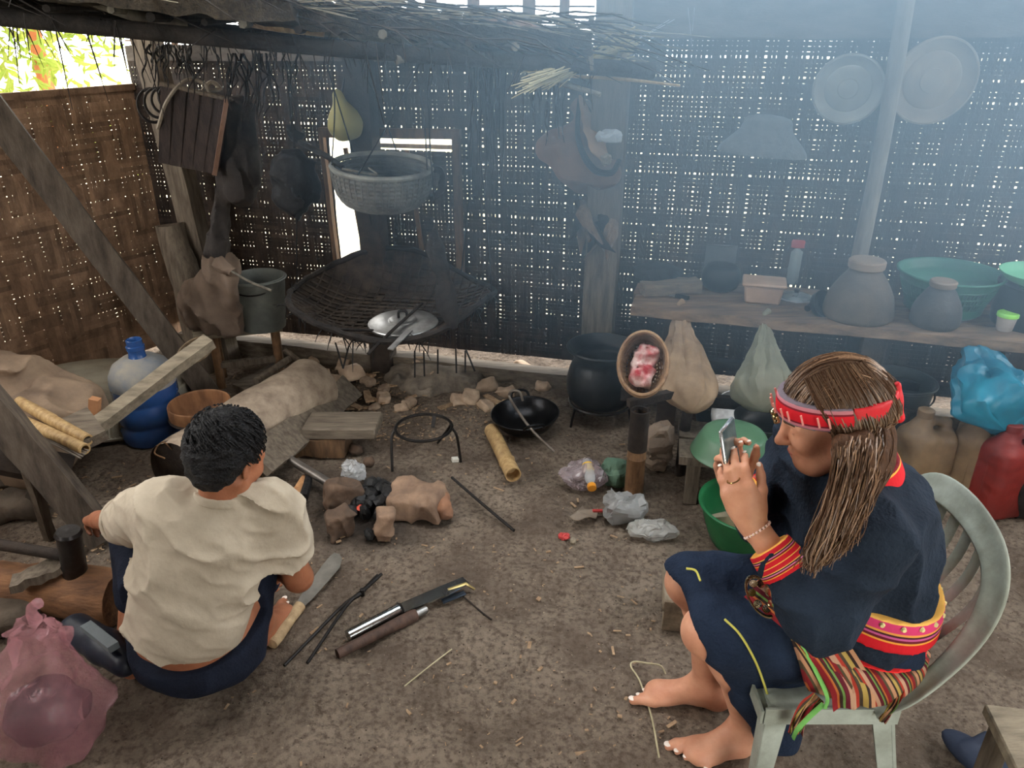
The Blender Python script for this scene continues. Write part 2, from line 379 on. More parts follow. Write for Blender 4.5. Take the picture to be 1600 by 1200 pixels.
def weave(parent, O, d, n, U, Hh, pitch, band, gap, holes, m, amp, seed, v0=.12, ngs=(.0004,.0013,.0021), name='bamboo_strip', th=.0005):
    rs = np.random.RandomState(seed); bw = pitch*band; nu = int(math.ceil(U/bw)); nv = int(math.ceil((Hh-v0)/bw))
    gu = rs.gamma(2.0, gap/2.0, nu+1).clip(.0012, gap*2.6); gv = rs.gamma(2.0, gap/2.0, nv+1).clip(.0012, gap*2.6)
    def run(vert):
        na, nb = (nu, nv) if vert else (nv, nu); ga = gu if vert else gv; gb = gv if vert else gu; a0, b0 = (0, v0) if vert else (v0, 0); bmax = Hh if vert else U; amax = U if vert else Hh
        for ba in range(na):
            wd = (bw-ga[ba])/band
            for k in range(band):
                a = a0+ba*bw+ga[ba]/2+(k+.5)*wd
                if a > amax: continue
                hw = wd/2-.0001; ng = rs.choice(ngs); iv = [(b0, bmax)]
                for (x0, x1, y0, y1) in holes:
                    p0, p1, q0, q1 = (x0, x1, y0, y1) if vert else (y0, y1, x0, x1)
                    if p0 < a < p1:
                        nw = []
                        for s, e in iv:
                            if q0 > s and q1 < e: nw += [(s, q0), (q1, e)]
                            elif q0 > s: nw.append((s, min(e, q0)))
                            else: nw.append((max(s, q1), e))
                        iv = [x for x in nw if x[1]-x[0] > .01]
                for s, e in iv:
                    st = [s]
                    for bb in range(nb):
                        p = b0+bb*bw; st += [p+.14*bw, p+.86*bw]
                    st = [s]+[x for x in st if s < x < e]+[e]; V = []; lx = rs.normal(0, .0004); op = rs.normal(0, 1)
                    for x in st:
                        bb = int((x-b0)/bw); i, j = (ba, bb) if vert else (bb, ba)
                        top = ((i+j) % 4 < 2) == vert; dz = amp*(1 if top else -1) + rs.normal(0, .0004)
                        lx = .7*lx+rs.normal(0, .0003); op = .45*op+rs.normal(0, .75); w2 = max(hw-ng*min(max(op+.25, 0), 1.6), hw*.7)
                        for sx, sy in ((-1, -1), (1, -1), (1, 1), (-1, 1)):
                            A = a+lx+sx*w2; u, v = (A, x) if vert else (x, A); V.append(d*u+UP*v+n*(dz+sy*th))
                    Fs = [(0, 3, 2, 1)]; ns = len(st)
                    for i in range(ns-1): Fs += [(i*4+q, i*4+(q+1) % 4, i*4+4+(q+1) % 4, i*4+4+q) for q in range(4)]
                    Fs.append((ns*4-4, ns*4-3, ns*4-2, ns*4-1)); part(name, (np.array(V)+O, Fs), m, parent, smooth=False)
    run(True); run(False)
def wall_root(name):
    o = bpy.data.objects.new(name, None); COL.objects.link(o); o['kind'] = 'structure'; return o
tp = Wt(950, 300)[0]
w0, h1 = Wt(512, 205); w1, _ = Wt(716, 205); _, h0 = Wt(620, 420)
wb = wall_root('wall_back_left'); weave(wb, KN, BD, BN, tp-.05, 1.60, .0205, 4, .0052, [(w0, w1, h0, h1)], BWALL, .0022, 5, ngs=(.0001,.0007,.0018))
# loose open lattice under the roof, left of the post
rs = np.random.RandomState(9)
for k in range(7):
    z = 1.64+k*.052; a = KN+UP*z; part('lattice_slat', plank(a+BD*.02, a+BD*(tp-.1)+UP*rs.uniform(-.01, .01), .008, .030, BN, 4, .003), BAMBD, wb)
for k in range(11): a = KN+BD*(.1+k*.22+rs.uniform(-.05, .05)); part('lattice_upright', plank(a+UP*1.58+BN*.012, a+UP*2.05+BN*.012, .028+rs.uniform(0, .03), .007, BN, 3, .003), BAMBD, wb)
wr = wall_root('wall_back_right'); O2 = KN+BD*(tp+.06); weave(wr, O2, BD, BN, 2.9, 1.72, .0205, 4, .0052, [], BWALL, .0022, 6)
wl = wall_root('wall_left'); weave(wl, KN-LD*.03, LD, LN, 1.75, 1.42, .024, 4, .0034, [], LWALL, .0045, 7, v0=.02, ngs=(.0001,.0001,.0006,.0016))
part('top_rail', plank(KN+UP*1.42+LN*.01, KN+LD*1.75+UP*1.415+LN*.01, .03, .03), LWALL, wl)
# outside skin of leaf thatch laid on the upper left wall keeps only some gaps open low down
BEAM = mat('smoked_beam', (112,104,98), (78,72,68), 5, .85, .3, 30, stretch=(1.2,6,6))
a = Wp(968, 30, .05); b = Wp(1700, -10, .05)
struct('trim_1', plank(O2+BD*-.02+BN*.05+UP*1.76, O2+BD*2.9+BN*.05+UP*1.79, .2, .06, BN, 8, .004), BEAM)
struct('trim_2', plank(KN+BD*.05+BN*.03+UP*1.585, KN+BD*(tp-.1)+BN*.03+UP*1.60, .07, .05, BN, 8, .004), BEAM)
struct('trim_3', plank(KN+BD*.05+BN*.06+UP*.035, KN+BD*(tp-.02)+BN*.06+UP*.03, .09, .10, UP, 10, .006), WOODX)
struct('trim_4', plank(KN+BD*(tp+.06)+BN*.06+UP*.03, KN+BD*(tp+2.9)+BN*.06+UP*.03, .09, .08, UP, 10, .006), WOODX)
struct('wall_right_light_block', box((2.95, 1.2, .6), (.06, 3.0, 1.4)), BWALL)  # unseen low wall, put in to block light from the right
struct('wall_front_light_block', join(box((-1.2, -.55, 1.25), (3.6, .06, 2.6)), box((2.2, -.55, 1.25), (1.6, .06, 2.6)), box((1.0, -.55, 2.3), (.9, .06, .5))), BWALL)  # unseen wall added behind the camera to cut light on the foreground
e_ = KN+LD*1.74; struct('wall_left_near_light_block', plank(e_+UP*.7, (-3.0, -.5, .7), .06, 1.42, UP), LWALL)  # unseen run of the left wall, added to lower the side light
# window in the back wall
win = wall_root('window_1')
fw = .035
def wq(u, h, off=0.03): return KN+BD*u+UP*h+BN*off
for nm, a, b, ww in (('frame_rail', wq(w0-.02, h1), wq(w1+.02, h1+.01), .045), ('frame_rail', wq(w0-.02, h0), wq(w1+.02, h0-.01), .04), ('frame_post', wq(w1, h0-.02), wq(w1+.0, h1+.02), .035), ('frame_post', wq(w0-.01, h0-.02), wq(w0-.02, h1+.02), .022)):
    part(nm, plank(a, b, ww, .035, BN, 5, .003), WOODB, win)
part('frame_rail', plank(wq(w0+.24, h1-.055, .02), wq(w1, h1-.05, .02), .02, .02, BN), BAMB, win)
sa, sb = Wt(552, 330), Wt(712, 330)
sh = wall_root('window_shutter'); sh['kind'] = 'structure'; sh.name = 'window_1_shutter'
so = KN+BD*(w0+.13)+UP*(h0+.02)-BN*.03; weave(sh, so, nrm(BD+UP*.0), BN, w1-w0-.15, h1-h0-.10, .02, 4, .0045, [], BWALL, .003, 12, v0=0)
for u in (.0, .33): part('shutter_slat', plank(so+BD*(u+.01)+BN*.014, so+BD*(u-.05)+UP*(h1-h0-.10)+BN*.014, .022, .012, BN), WOODB, sh)

# smoke hanging under the roof, thickest at the back right
def smoke():
    m = bpy.data.materials.new('wood_smoke'); m.use_nodes = True; N = m.node_tree.nodes; L = m.node_tree.links; N.remove(N['Principled BSDF'])
    vs = N.new('ShaderNodeVolumeScatter'); vs.inputs['Color'].default_value = (.50, .75, 1.0, 1); vs.inputs['Anisotropy'].default_value = .2
    tc = N.new('ShaderNodeTexCoord'); ds = N.new('ShaderNodeVectorMath'); ds.operation = 'LENGTH'; L.new(tc.outputs['Object'], ds.inputs[0])
    mr = N.new('ShaderNodeMapRange'); mr.interpolation_type = 'SMOOTHSTEP'; mr.inputs[1].default_value = 1.0; mr.inputs[2].default_value = .15; mr.inputs[3].default_value = 0; mr.inputs[4].default_value = SMOKE; L.new(ds.outputs['Value'], mr.inputs[0])
    L.new(mr.outputs[0], vs.inputs['Density']); 
    va = N.new('ShaderNodeVolumeAbsorption'); va.inputs['Color'].default_value = (.50, .75, 1.0, 1); L.new(mr.outputs[0], va.inputs['Density']); ad = N.new('ShaderNodeAddShader'); L.new(vs.outputs[0], ad.inputs[0]); L.new(va.outputs[0], ad.inputs[1]); L.new(ad.outputs[0], N['Material Output'].inputs['Volume'])
    g = lathe([(math.sin(a)*1.0, -math.cos(a)) for a in np.linspace(0.001, math.pi-.001, 10)], n=18)
    o = part('wood_smoke', g, m, None, kind='stuff'); o.location = (1.1, 2.75, 1.85); o.scale = (2.5, 1.45, 1.75); o.rotation_euler = (0, 0, -ANG)
    o['label'] = 'blue grey haze of wood smoke hanging before the back wall'; o['category'] = 'smoke'
SMOKE = .7
smoke()
# posts
def post(name, label, a, b, wd, th, m, hint=BN, **k):
    solo(name, label, 'post', plank(a, b, wd, th, hint, 10, .004), m, a, **k)
a = Wp(945, 560, .0); a = KN+BD*tp+BN*.08; post('wooden_post', 'thick square grey post standing against the wall behind the big black pot', a, a+UP*2.55, .15, .13, WOODG)
mp_ = KN+BD*Wt(600, 400)[0]+BN*.10; post('wooden_post', 'squared dark post in front of the small bright window', mp_, mp_+UP*2.55+BD*-.02, .115, .10, WOODD)
cpx = G(318, 585)*1.0; ca = np.array((-1.60, 3.96, 0)); post('wooden_post', 'pale leaning squared corner post beside the brown woven wall', ca, Wp(240, 60, .22)*1.0+UP*.75+BD*-.1, .105, .10, WOODG)
sa_ = np.array((-1.70, 3.86, 0)); solo('wooden_stump', 'short round weathered trunk post behind the brown cloth sack', 'post', jit(tube(cr([sa_, sa_+UP*.4, P(268, 350, 3.95)], 6), [.085, .08, .075], 14), .012, 9, 2), WOODG, sa_)
pa = Wp(1338, 425, .12); pb = Wp(1424, -50, .10); solo('bamboo_pole', 'slim pale bamboo pole leaning on the wall between the two round trays', 'pole', tube(cr([pa, (pa+pb)/2+BD*.01, pb], 10), [.034, .031, .034], 12), mat('pole_grey', (150,142,132), (110,104,98), 6, .7, .2, 30, stretch=(6,6,1)), pa)
# trees in the yard seen over the left wall
LEAF = mat('yellow_green_leaves', (116,142,50), (160,165,84), 3, .7, 0, var=.2, trans=.4)  # yellow green is the leaf colour itself
def tree(label, base, hgt, rad, seed, nleaf=1500):
    r = np.random.RandomState(seed); t = thing('leafy_tree', label, 'tree', base, 'trees in the yard beyond the left wall')
    base = np.asarray(base, float)
    part('trunk', tube(cr([base, base+UP*hgt*.5+r.normal(0, .1, 3), base+UP*hgt*.9], 5), [.09, .03], 8), mat('orange_bark', (196,120,80), (150,92,66), 6, .9, .3), t)
    for k in range(6):
        p = base+UP*hgt*r.uniform(.3, .7); q = p+r.normal(0, 1, 3)*np.array((.6, .6, .3))*rad+UP*.5; part('branch', tube(cr([p, (p+q)/2+UP*.1, q], 4), [.035, .01], 6), MATS['orange_bark'], t)
    V, Fs = [], []
    for k in range(nleaf):
        c = base+UP*hgt*.62+r.normal(0, .45, 3)*np.array((rad, rad, hgt*.4)); x = nrm(r.normal(0, 1, 3)); y = nrm(np.cross(x, r.normal(0, 1, 3))); L_ = r.uniform(.045, .11)
        n0 = len(V); V += [c-x*L_, c+y*L_*.28+np.cross(x, y)*.02, c+x*L_, c-y*L_*.28+np.cross(x, y)*.02]; Fs += [(n0, n0+1, n0+2), (n0, n0+2, n0+3)]
    part('foliage', (np.array(V), Fs), LEAF, t, smooth=False, kind='stuff')
tree('yellow green tree with orange branches seen over the left wall', (-4.9, 6.2, -.05), 3.0, 1.1, 2)
tree('paler bushy tree at the left edge of the opening over the wall', (-6.3, 6.4, -.05), 2.6, 1.3, 4)
tree('green tree close to the corner post in the opening over the wall', (-4.2, 7.4, -.05), 3.4, 1.2, 6)
# ================================================================ LARGE OBJECTS
PLAST = mat('faded_white_plastic', (176,184,174), (124,128,116), 7, .5, .12, 60, spec=.4)
def chair():
    c = np.array((.80, 1.40, 0)); CHX = len(bpy.data.objects); t = thing('plastic_chair', 'faded pale green white plastic armless chair that the seated photographer sits on', 'chair', c)
    # seat: dished slab
    nx_, ny_ = 15, 17; V = []; Fs = []
    def seat(u, v, o): x = .585+.31*u; y = 1.215+.375*v; z = .405-.016*math.sin(math.pi*v)*math.sin(math.pi*min(u*1.1, 1))+.02*max(u-.85, 0)*6-.022*max(.12-u, 0)*8-.02*(abs(v-.5) > .47); return (x, y, z-o)
    for o in (0, .012):
        for i in range(nx_):
            for j in range(ny_): V.append(seat(i/(nx_-1), j/(ny_-1), o))
    n = nx_*ny_
    for i in range(nx_-1):
        for j in range(ny_-1): a = i*ny_+j; Fs += [(a, a+ny_, a+ny_+1, a+1), (n+a, n+a+1, n+a+ny_+1, n+a+ny_)]
    bd = [i*ny_ for i in range(nx_)]+[(nx_-1)*ny_+j for j in range(1, ny_)]+[i*ny_+ny_-1 for i in range(nx_-2, -1, -1)]+[j for j in range(ny_-2, 0, -1)]
    for k in range(len(bd)): a, b = bd[k], bd[(k+1) % len(bd)]; Fs.append((a, b, n+b, n+a))
    part('seat', (np.array(V), Fs), PLAST, t, smooth='all')
    def skirt(pts, w0=.05): return join(*[plank(pts[i], pts[i+1], w0, .007, (0, 0, 1)) for i in range(len(pts)-1)])
    part('apron', join(plank((.588, 1.212, .385), (.895, 1.212, .385), .006, .05), plank((.588, 1.592, .385), (.895, 1.592, .385), .006, .05), plank((.583, 1.212, .380), (.583, 1.592, .380), .006, .04)), PLAST, t)
    # back: an arch whose ends run down into the seat sides, with slats inside
    arch = [(.84, 1.212, .40), (.905, 1.198, .47), (.965, 1.190, .585), (1.005, 1.195, .69), (1.03, 1.225, .775), (1.043, 1.29, .828), (1.048, 1.40, .845), (1.043, 1.51, .828), (1.03, 1.575, .775), (1.005, 1.605, .69), (.965, 1.61, .585), (.905, 1.602, .47), (.84, 1.592, .40)]
    pts = cr(arch, 5); V, Fs = [], []; m_ = 12
    for i, p in enumerate(pts):
        tg = nrm(pts[min(i+1, len(pts)-1)]-pts[max(i-1, 0)]); inw = nrm(np.array((.93, 1.40, .60))-p); inw = nrm(inw-tg*np.dot(inw, tg)); bk = np.cross(tg, inw); tt = i/(len(pts)-1); wd = .020+.016*math.sin(math.pi*tt)**2
        for k in range(m_):
            a = 2*math.pi*k/m_; V.append(p+inw*math.cos(a)*wd+bk*math.sin(a)*.011+bk*.014*math.cos(a)**2*(1 if bk[0] < 0 else -1))
    for i in range(len(pts)-1):
        for k in range(m_): Fs.append((i*m_+k, i*m_+(k+1) % m_, (i+1)*m_+(k+1) % m_, (i+1)*m_+k))
    Fs += [tuple(range(m_-1, -1, -1)), tuple((len(pts)-1)*m_+k for k in range(m_))]; part('back_rim', (np.array(V), Fs), PLAST, t, smooth='all')
    for k, y in enumerate((1.262, 1.318, 1.374, 1.43, 1.486, 1.542)):
        f = (y-1.40)/.2; zt = .835-.10*f*f; xt = 1.045-.02*f*f
        part('back_slat', tube(cr([(.885, 1.40+(y-1.40)*.82, .41), (.945, 1.40+(y-1.40)*.93, .55), (xt-.02, y, zt-.12), (xt, y, zt-.01)], 5), [.010, .016, .019], 8, sq=.35), PLAST, t)
    for (x, y, dx, dy) in ((.605, 1.232, -.015, -.025), (.605, 1.572, -.015, .025), (.885, 1.232, .075, -.03), (.885, 1.572, .075, .03)):
        a = np.array((x, y, .395)); b = np.array((x+dx, y+dy, .0)); s1 = -1 if y < 1.4 else 1; s2 = -1 if x < .7 else 1; L1, L2 = [], []
        part('leg', join(plank(a+np.array((-s2*.022, 0, 0)), b+np.array((-s2*.012, 0, 0)), .052, .007, (0, 1, 0), 4, 0, .7), plank(a+np.array((0, -s1*.022, 0)), b+np.array((0, -s1*.012, 0)), .007, .052, (0, 1, 0), 4, 0, .7)), PLAST, t)
    t.location.x -= .035; t.scale = (.97, .98, .915)
chair()
# ---- long work table against the right wall
TP0, TP1 = G(975, 478, .62), G(1600, 537, .62); TD = nrm(TP1-TP0); TNn = np.array((-TD[1], TD[0], 0)); TP1 = TP0+TD*2.15
def tab(x, y): return TP0+TD*x+TNn*y
TABW = mat('greasy_table_board', (142,118,96), (88,72,62), 5, .7, .3, 30, stretch=(1.2,6,6))
t = thing('work_table', 'long rough plank table against the right wall crowded with pots and jars', 'table', tab(0, 0)*np.array((1, 1, 0)))
rs = np.random.RandomState(4)
for k, (y0, w_) in enumerate(((.0, .17), (.175, .15), (.33, .14))):
    part('plank', plank(tab(-.0+rs.uniform(0, .03), y0+w_/2)-UP*.02, tab(2.12, y0+w_/2)-UP*.02, w_-.006, .04, UP, 10, .004), TABW, t)
for x, y in ((.22, .06), (.22, .42), (1.02, .06), (1.02, .42), (1.95, .06), (1.95, .42)): part('leg', plank(tab(x, y)-UP*.62, tab(x, y)-UP*.04, .085, .07, TNn, 5, .004), WOODD, t)
part('stretcher', plank(tab(.22, .42)-UP*.40, tab(1.95, .42)-UP*.40, .05, .04, UP), WOODD, t)
# ---- low bench behind the seated person
b0, b1 = G(1062, 716, .22), G(1300, 738, .22); bd = nrm(b1-b0); bn_ = np.array((-bd[1], bd[0], 0)); t = thing('low_bench', 'low dark plank bench under the table behind the seated person', 'bench', b0*np.array((1, 1, 0)))
for k in (0, 1): part('plank', plank(b0+bn_*(.09+.155*k)-UP*.02, b0+bd*.75+bn_*(.09+.155*k)-UP*.02, .145, .035, UP, 8, .003), WOODG, t)
for x, y in ((.06, .05), (.06, .28), (.42, .05), (.69, .05), (.69, .28)): part('leg', plank(b0+bd*x+bn_*y-UP*.22, b0+bd*x+bn_*y-UP*.03, .05, .05, bn_), WOODG, t)
part('back_rail', plank(b0+bd*-.25+bn_*.42+UP*.05, b0+bd*.95+bn_*.42+UP*.05, .035, .05, UP), WOODD, t)
# ---- timber brace and its crossing stick on the left
def timber(label, a, b, wd, th, m, hint=UP, **k): return solo('timber_brace', label, 'timber', plank(a, b, wd, th, hint, 8, .002), m, np.minimum(a, b)*np.array((0, 0, 1))+np.asarray(b)*np.array((1, 1, 0)), **k)
TMB = mat('brace_timber', (112,100,88), (70,61,54), 5, .8, .3, 35, stretch=(6,6,1.5))
ba, bb = P(-70, 96, 2.75), G(325, 612, .03)
t = thing('timber_brace', 'long squared timber brace slanting down before the brown woven wall', 'timber', bb*np.array((1, 1, 0)))
part('timber', plank(ba, bb, .165, .105, (-.7, -.45, -.25), 10, .002), TMB, t)
tie = P(303, 545, 3.35); part('rope_tie', join(*[ring(tie+np.array((0, .01*k, -.012*k)), .075, .006, np.stack(frame(bb-ba), 1), 16, 5) for k in range(3)]), mat('rope', (130,112,90), (90,76,60), 40, .9), t)
ca_, cb_ = P(146, 670, 2.92), P(327, 532, 3.20); timber('pale squared stick tied across the long brace and reaching down to the floor', cb_, ca_, .06, .045, WOODP, hint=(0, -.4, 1))
la, lb = P(-50, 590, 2.45), G(158, 836, .02)
t = thing('timber_brace', 'lower slanting timber with a pale upper face ending beside the hammer', 'timber', lb*np.array((1, 1, 0)))
part('timber', plank(la, lb, .12, .095, (-.8, -.45, -.2), 8, .003), TMB, t)
timber('thin dark board under the lower slanting timber at the far left', P(30, 690, 2.6), G(78, 838, .0), .05, .02, WOODG)
part('cross_board', plank(P(-30, 712, 2.66), P(112, 735, 2.80), .12, .03, (0, -.4, 1), 5, .004), WOODD, t)
# ---- log drum beside the jug, leaning board, plank blocks
ga, gb = G(288, 788, 0), G(494, 642, 0); gd = nrm(gb-ga); r_ = .140
t = thing('log_drum', 'big pale hollow log lying between the jug and the squatting person', 'log', ga)
LOGM = mat('dusty_log', (176,158,138), (128,112,98), 5, .85, .3, 30, stretch=(3,3,3))
part('trunk', jit(tube(cr([ga+UP*r_, (ga+gb)/2+UP*(r_+.004), gb+UP*r_], 6), [r_, r_*1.02, r_*.97], 28, False), .007, 7, 5), LOGM, t)
part('shaded_end_face', lathe([(.001, .01), (r_*.55, .012), (r_*.8, .0), (r_*.99, -.004), (r_*.99, -.02)], ga+UP*r_, np.stack(frame(-gd), 1), 28), WOODD, t)  # dark wood here paints in the shade on the log's near end
part('far_end_face', lathe([(.001, .0), (r_*.9, .002), (r_*.96, -.01)], gb+UP*r_, np.stack(frame(gd), 1), 28), LOGM, t)
part('wire_loop', tube(cr([ga+UP*.25, ga+UP*.285+np.array((-.03, 0, 0)), ga+UP*.25+np.array((-.06, -.02, 0)), ga+UP*.23+np.array((-.02, -.03, 0))], 5), .003, 5), BAMBD, t)
solo('board', 'rough edged board leaning along the side of the hollow log', 'board', jit(plank(G(548, 606, .05), G(402, 722, .16), .14, .035, (.55, -.45, .75), 10, .006), .006, 9, 3), WOODG, G(480, 665, 0))
t = thing('chopping_plank', 'thick grey squared plank lying across the split stump near the hearth', 'plank', G(545, 668, .10)); part('plank', plank(G(480, 664, .115), G(592, 665, .12), .17, .05, UP, 6, .002), WOODX, t, bevel=.004)
solo('split_stump', 'low split stump under the grey squared plank', 'stump', jit(plank(G(440, 690, .04), G(545, 690, .04), .15, .09, UP, 8, .006), .012, 8, 6), WOODB, G(495, 695, 0))
# ---- water jug
def jug():
    c = G(243, 680, 0); t = thing('water_jug', 'large blue round water jug with dusty shoulders standing behind the hollow log', 'jug', c)
    prof = [(.10, 0), (.132, .006), (.138, .03), (.138, .075), (.131, .085), (.131, .10), (.138, .112), (.138, .18), (.131, .19), (.131, .205), (.138, .217), (.138, .285), (.134, .32), (.112, .362), (.07, .392)]
    blue = mat('blue_polycarbonate', (52,96,160), (36,74,134), 5, .25, .05, 40, spec=.6, coat=.4)
    part('bottle', lathe(prof, c, None, 36), blue, t); part('dusty_shoulder', lathe([(.1385, .27), (.1392, .288), (.1352, .322), (.1132, .3645), (.071, .3935), (.04, .398)], c, None, 36), mat('dust_film', (168,160,146), (118,128,142), 7, .9, .2), t)
    part('neck', lathe([(.05, .385), (.036, .40), (.034, .43), (.039, .433), (.039, .45), (.034, .453), (.034, .478), (.031, .480), (.028, .47), (.028, .42), (.001, .415)], c, None, 28), blue, t)
jug()
# ---- wooden bowl / tub
c = G(324, 694, 0); t = thing('wooden_tub', 'brown turned wooden tub with a flared bowl standing behind the hollow log', 'tub', c)
TUB = mat('tub_wood', (164,118,82), (112,78,54), 5, .65, .25, 35, stretch=(3,3,1))
part('bowl', lath([(.088, .02), (.092, .08), (.109, .13), (.131, .145), (.134, .205), (.127, .21), (.120, .165), (.092, .12), (.001, .10)], c, None, 34, m=4), TUB, t, smooth='all'); part('foot', lath([(.085, 0), (.10, .01), (.10, .03), (.09, .04)], c, None, 30, m=3), TUB, t); part('band', ring(c+UP*.15, .131, .008, None, 34, 6), WOODD, t)
# ---- round flat basket (pale) lying by the left wall
c = P(163, 600, 3.70); Rb = RE(-8, 4, 0) @ RE(0, 0, 20); t = thing('flat_round_basket', 'big pale grey flat round basket lying upside down by the brown woven wall', 'basket', c*np.array((1, 1, 0)))
PALEB = mat('pale_basket', (172,166,150), (136,130,116), 5, .85, .3, 60)
part('top', lath([(.363, -.02), (.358, .018), (.33, .034), (.2, .045), (.001, .05)], c, Rb, 48, m=3), PALEB, t); part('side', join(*[tube([c+Rb @ np.array((.365*math.cos(a), .365*math.sin(a), .012)), c+Rb @ np.array((.370*math.cos(a), .370*math.sin(a), -.06)), c+Rb @ np.array((.350*math.cos(a), .350*math.sin(a), -.15))], .011, 5) for a in np.linspace(0, 2*math.pi, 130, False)]), PALEB, t); part('under_rim', ring(c+Rb @ np.array((0, 0, -.15)), .350, .014, Rb, 48, 6), PALEB, t)
# ---- little bench with sack and pot
h = .33; q0, q1 = G(300, 520, h), G(440, 506, h); bd = nrm(q1-q0); bn2 = np.array((-bd[1], bd[0], 0)); ln = np.linalg.norm(q1-q0)
t = thing('small_bench', 'small pale plank bench carrying the cloth sack and the grey bucket', 'bench', q0*np.array((1, 1, 0)))
for k in (0, 1): part('plank', plank(q0+bn2*(.06+.11*k)-UP*.012, q1+bn2*(.06+.11*k)-UP*.012, .105, .024, UP, 4, .001), WOODP, t)
part('front_rail', tube([q0-UP*.03+bn2*.01, q1-UP*.03+bn2*.01], .016, 8), WOODP, t)
for x, y in ((.09, .03), (.09, .17), (ln-.04, .03), (ln-.04, .17)): part('leg', tube([q0+bd*x+bn2*y-UP*h, q0+bd*x+bn2*y-UP*.02], .022, 10), BAMBD, t)
part('stretcher', plank(q0+bd*.09-UP*.20+bn2*.03, q1-bd*.04-UP*.20+bn2*.03, .03, .03, UP), WOODG, t)
# ---- hearth stones, charcoal
def stone(label, c, r, seed, R=None, m=STONE, nm='stone', cat='stone', group=None, flat=1.0, boxy=True):
    c = np.asarray(c, float); R = np.eye(3) if R is None else R; g = body([bx(c, r, R, min(r)*.25 if boxy else min(r)*.9, .02)], max(min(r)/7, .006), wrinkle(None, min(r)*.34, .6/min(r), seed), 1); return solo(nm, label, cat, g, m, c-np.array((0, 0, r[2])), group=group)
HST = mat('burnt_hearth_stone', (156,128,106), (104,84,72), 9, .9, .5, 40)
stone('large flat topped hearth stone with one reddish burnt end', G(650, 783, .045), (.105, .085, .05), 4, RE(0, 0, -12), HST)
stone('reddish lump of burnt clay at the end of the flat hearth stone', G(690, 788, .045), (.036, .06, .045), 8, RE(0, 0, 30), mat('burnt_clay', (168,122,94), (118,88,72), 9, .95, .5), boxy=False)
stone('dark brown hearth stone at the end of the iron pipe', G(535, 776, .06), (.062, .042, .058), 6, RE(0, 15, 25), mat('dark_hearth_stone', (112,90,74), (66,56,50), 9, .9, .5))
stone('small upright brown hearth stone nearest the squatting person', G(530, 818, .05), (.05, .035, .055), 9, RE(8, 0, 40), MATS['dark_hearth_stone'])
stone('pointed tan hearth stone standing in front of the charcoal', G(600, 822, .05), (.033, .036, .065), 12, RE(0, 8, 15), HST)
COAL = mat('charcoal', (26,25,27), (12,12,13), 20, .6, .6, 60, spec=.5)
rs = np.random.RandomState(2)
ch = thing('charcoal_heap', 'heap of black charcoal lumps burning low between the hearth stones', 'charcoal', G(585, 800, 0))
for k in range(40): 
    p = G(588, 792, 0)+np.array((rs.normal(0, .045), rs.normal(0, .07), 0)); rr = rs.uniform(.016, .032); p[2] = .02+max(.075-.6*np.hypot(*(p[:2]-G(588, 792)[:2])), 0)*rs.uniform(.4, 1)
    part('coal', jit(lathe([(.001, -rr), (rr*.8, -rr*.6), (rr, 0), (rr*.7, rr*.7), (.001, rr*.9)], p, RE(*rs.uniform(0, 180, 3)), 7, sx=1.4), rr*.25, 40, k), COAL, ch, smooth=False)
em = bpy.data.materials.new('ember'); em.use_nodes = True; em.node_tree.nodes['Principled BSDF'].inputs['Base Color'].default_value = (.4, .05, .03, 1); em.node_tree.nodes['Principled BSDF'].inputs['Emission Color'].default_value = (1, .12, .05, 1); em.node_tree.nodes['Principled BSDF'].inputs['Emission Strength'].default_value = .35
part('ember', jit(lathe([(.001, -.014), (.018, 0), (.001, .014)], G(563, 793, .045), None, 8), .004, 40, 3), em, ch, label='dull red glowing ember')
# ---- large black pot on its trivet, wok
c = G(936, 655, 0); t = thing('ring_trivet', 'dark iron ring stand with three legs under the big black pot', 'trivet', c)
zr = .10; part('ring', ring(c+UP*zr, .145, .007, None, 36, 6), IRON, t)
for k in range(3): a = math.radians(-150+k*120); part('leg', tube([c+np.array((.145*math.cos(a), .145*math.sin(a), zr)), c+np.array((.165*math.cos(a), .165*math.sin(a), 0))], .006, 6), IRON, t)
t = thing('cooking_pot', 'big sooty black round bellied pot on a ring stand by the thick post', 'pot', c+UP*.085)
c2 = c+UP*.0; part('body', lath([(.03, .075), (.10, .085), (.150, .13), (.163, .20), (.150, .27), (.133, .315), (.140, .345), (.163, .375), (.160, .380), (.128, .335), (.125, .30), (.001, .28)], c2, None, 40, m=4), POT, t, smooth='all'); part('rim', ring(c2+UP*.376, .163, .006, None, 40, 6), POT, t)
WOKM = mat('wok_steel', (60,60,62), (36,36,38), 10, .28, .12, 30, metal=.85)
c = G(822, 676, 0); t = thing('wok', 'wide dark steel wok with two handles sitting on the earth floor', 'wok', c); rw = .155
part('bowl', lath([(.02, .012), (.08, .022), (.13, .06), (rw, .105), (rw+.004, .108), (rw-.004, .108), (.125, .066), (.078, .03), (.001, .018)], c, RE(2, -3, 0), 44, m=3), WOKM, t, smooth='all')
for s in (-1, 1):
    a = math.radians(-78 if s < 0 else 100); p = c+np.array((math.cos(a)*rw, math.sin(a)*rw, .105)); d = np.array((math.cos(a), math.sin(a), 0)); x = np.array((-d[1], d[0], 0)); part('handle', tube(cr([p-x*.045, p-x*.035+d*.02+UP*.022, p+d*.026+UP*.03, p+x*.035+d*.02+UP*.022, p+x*.045], 4), .007, 6), WOKM, t)
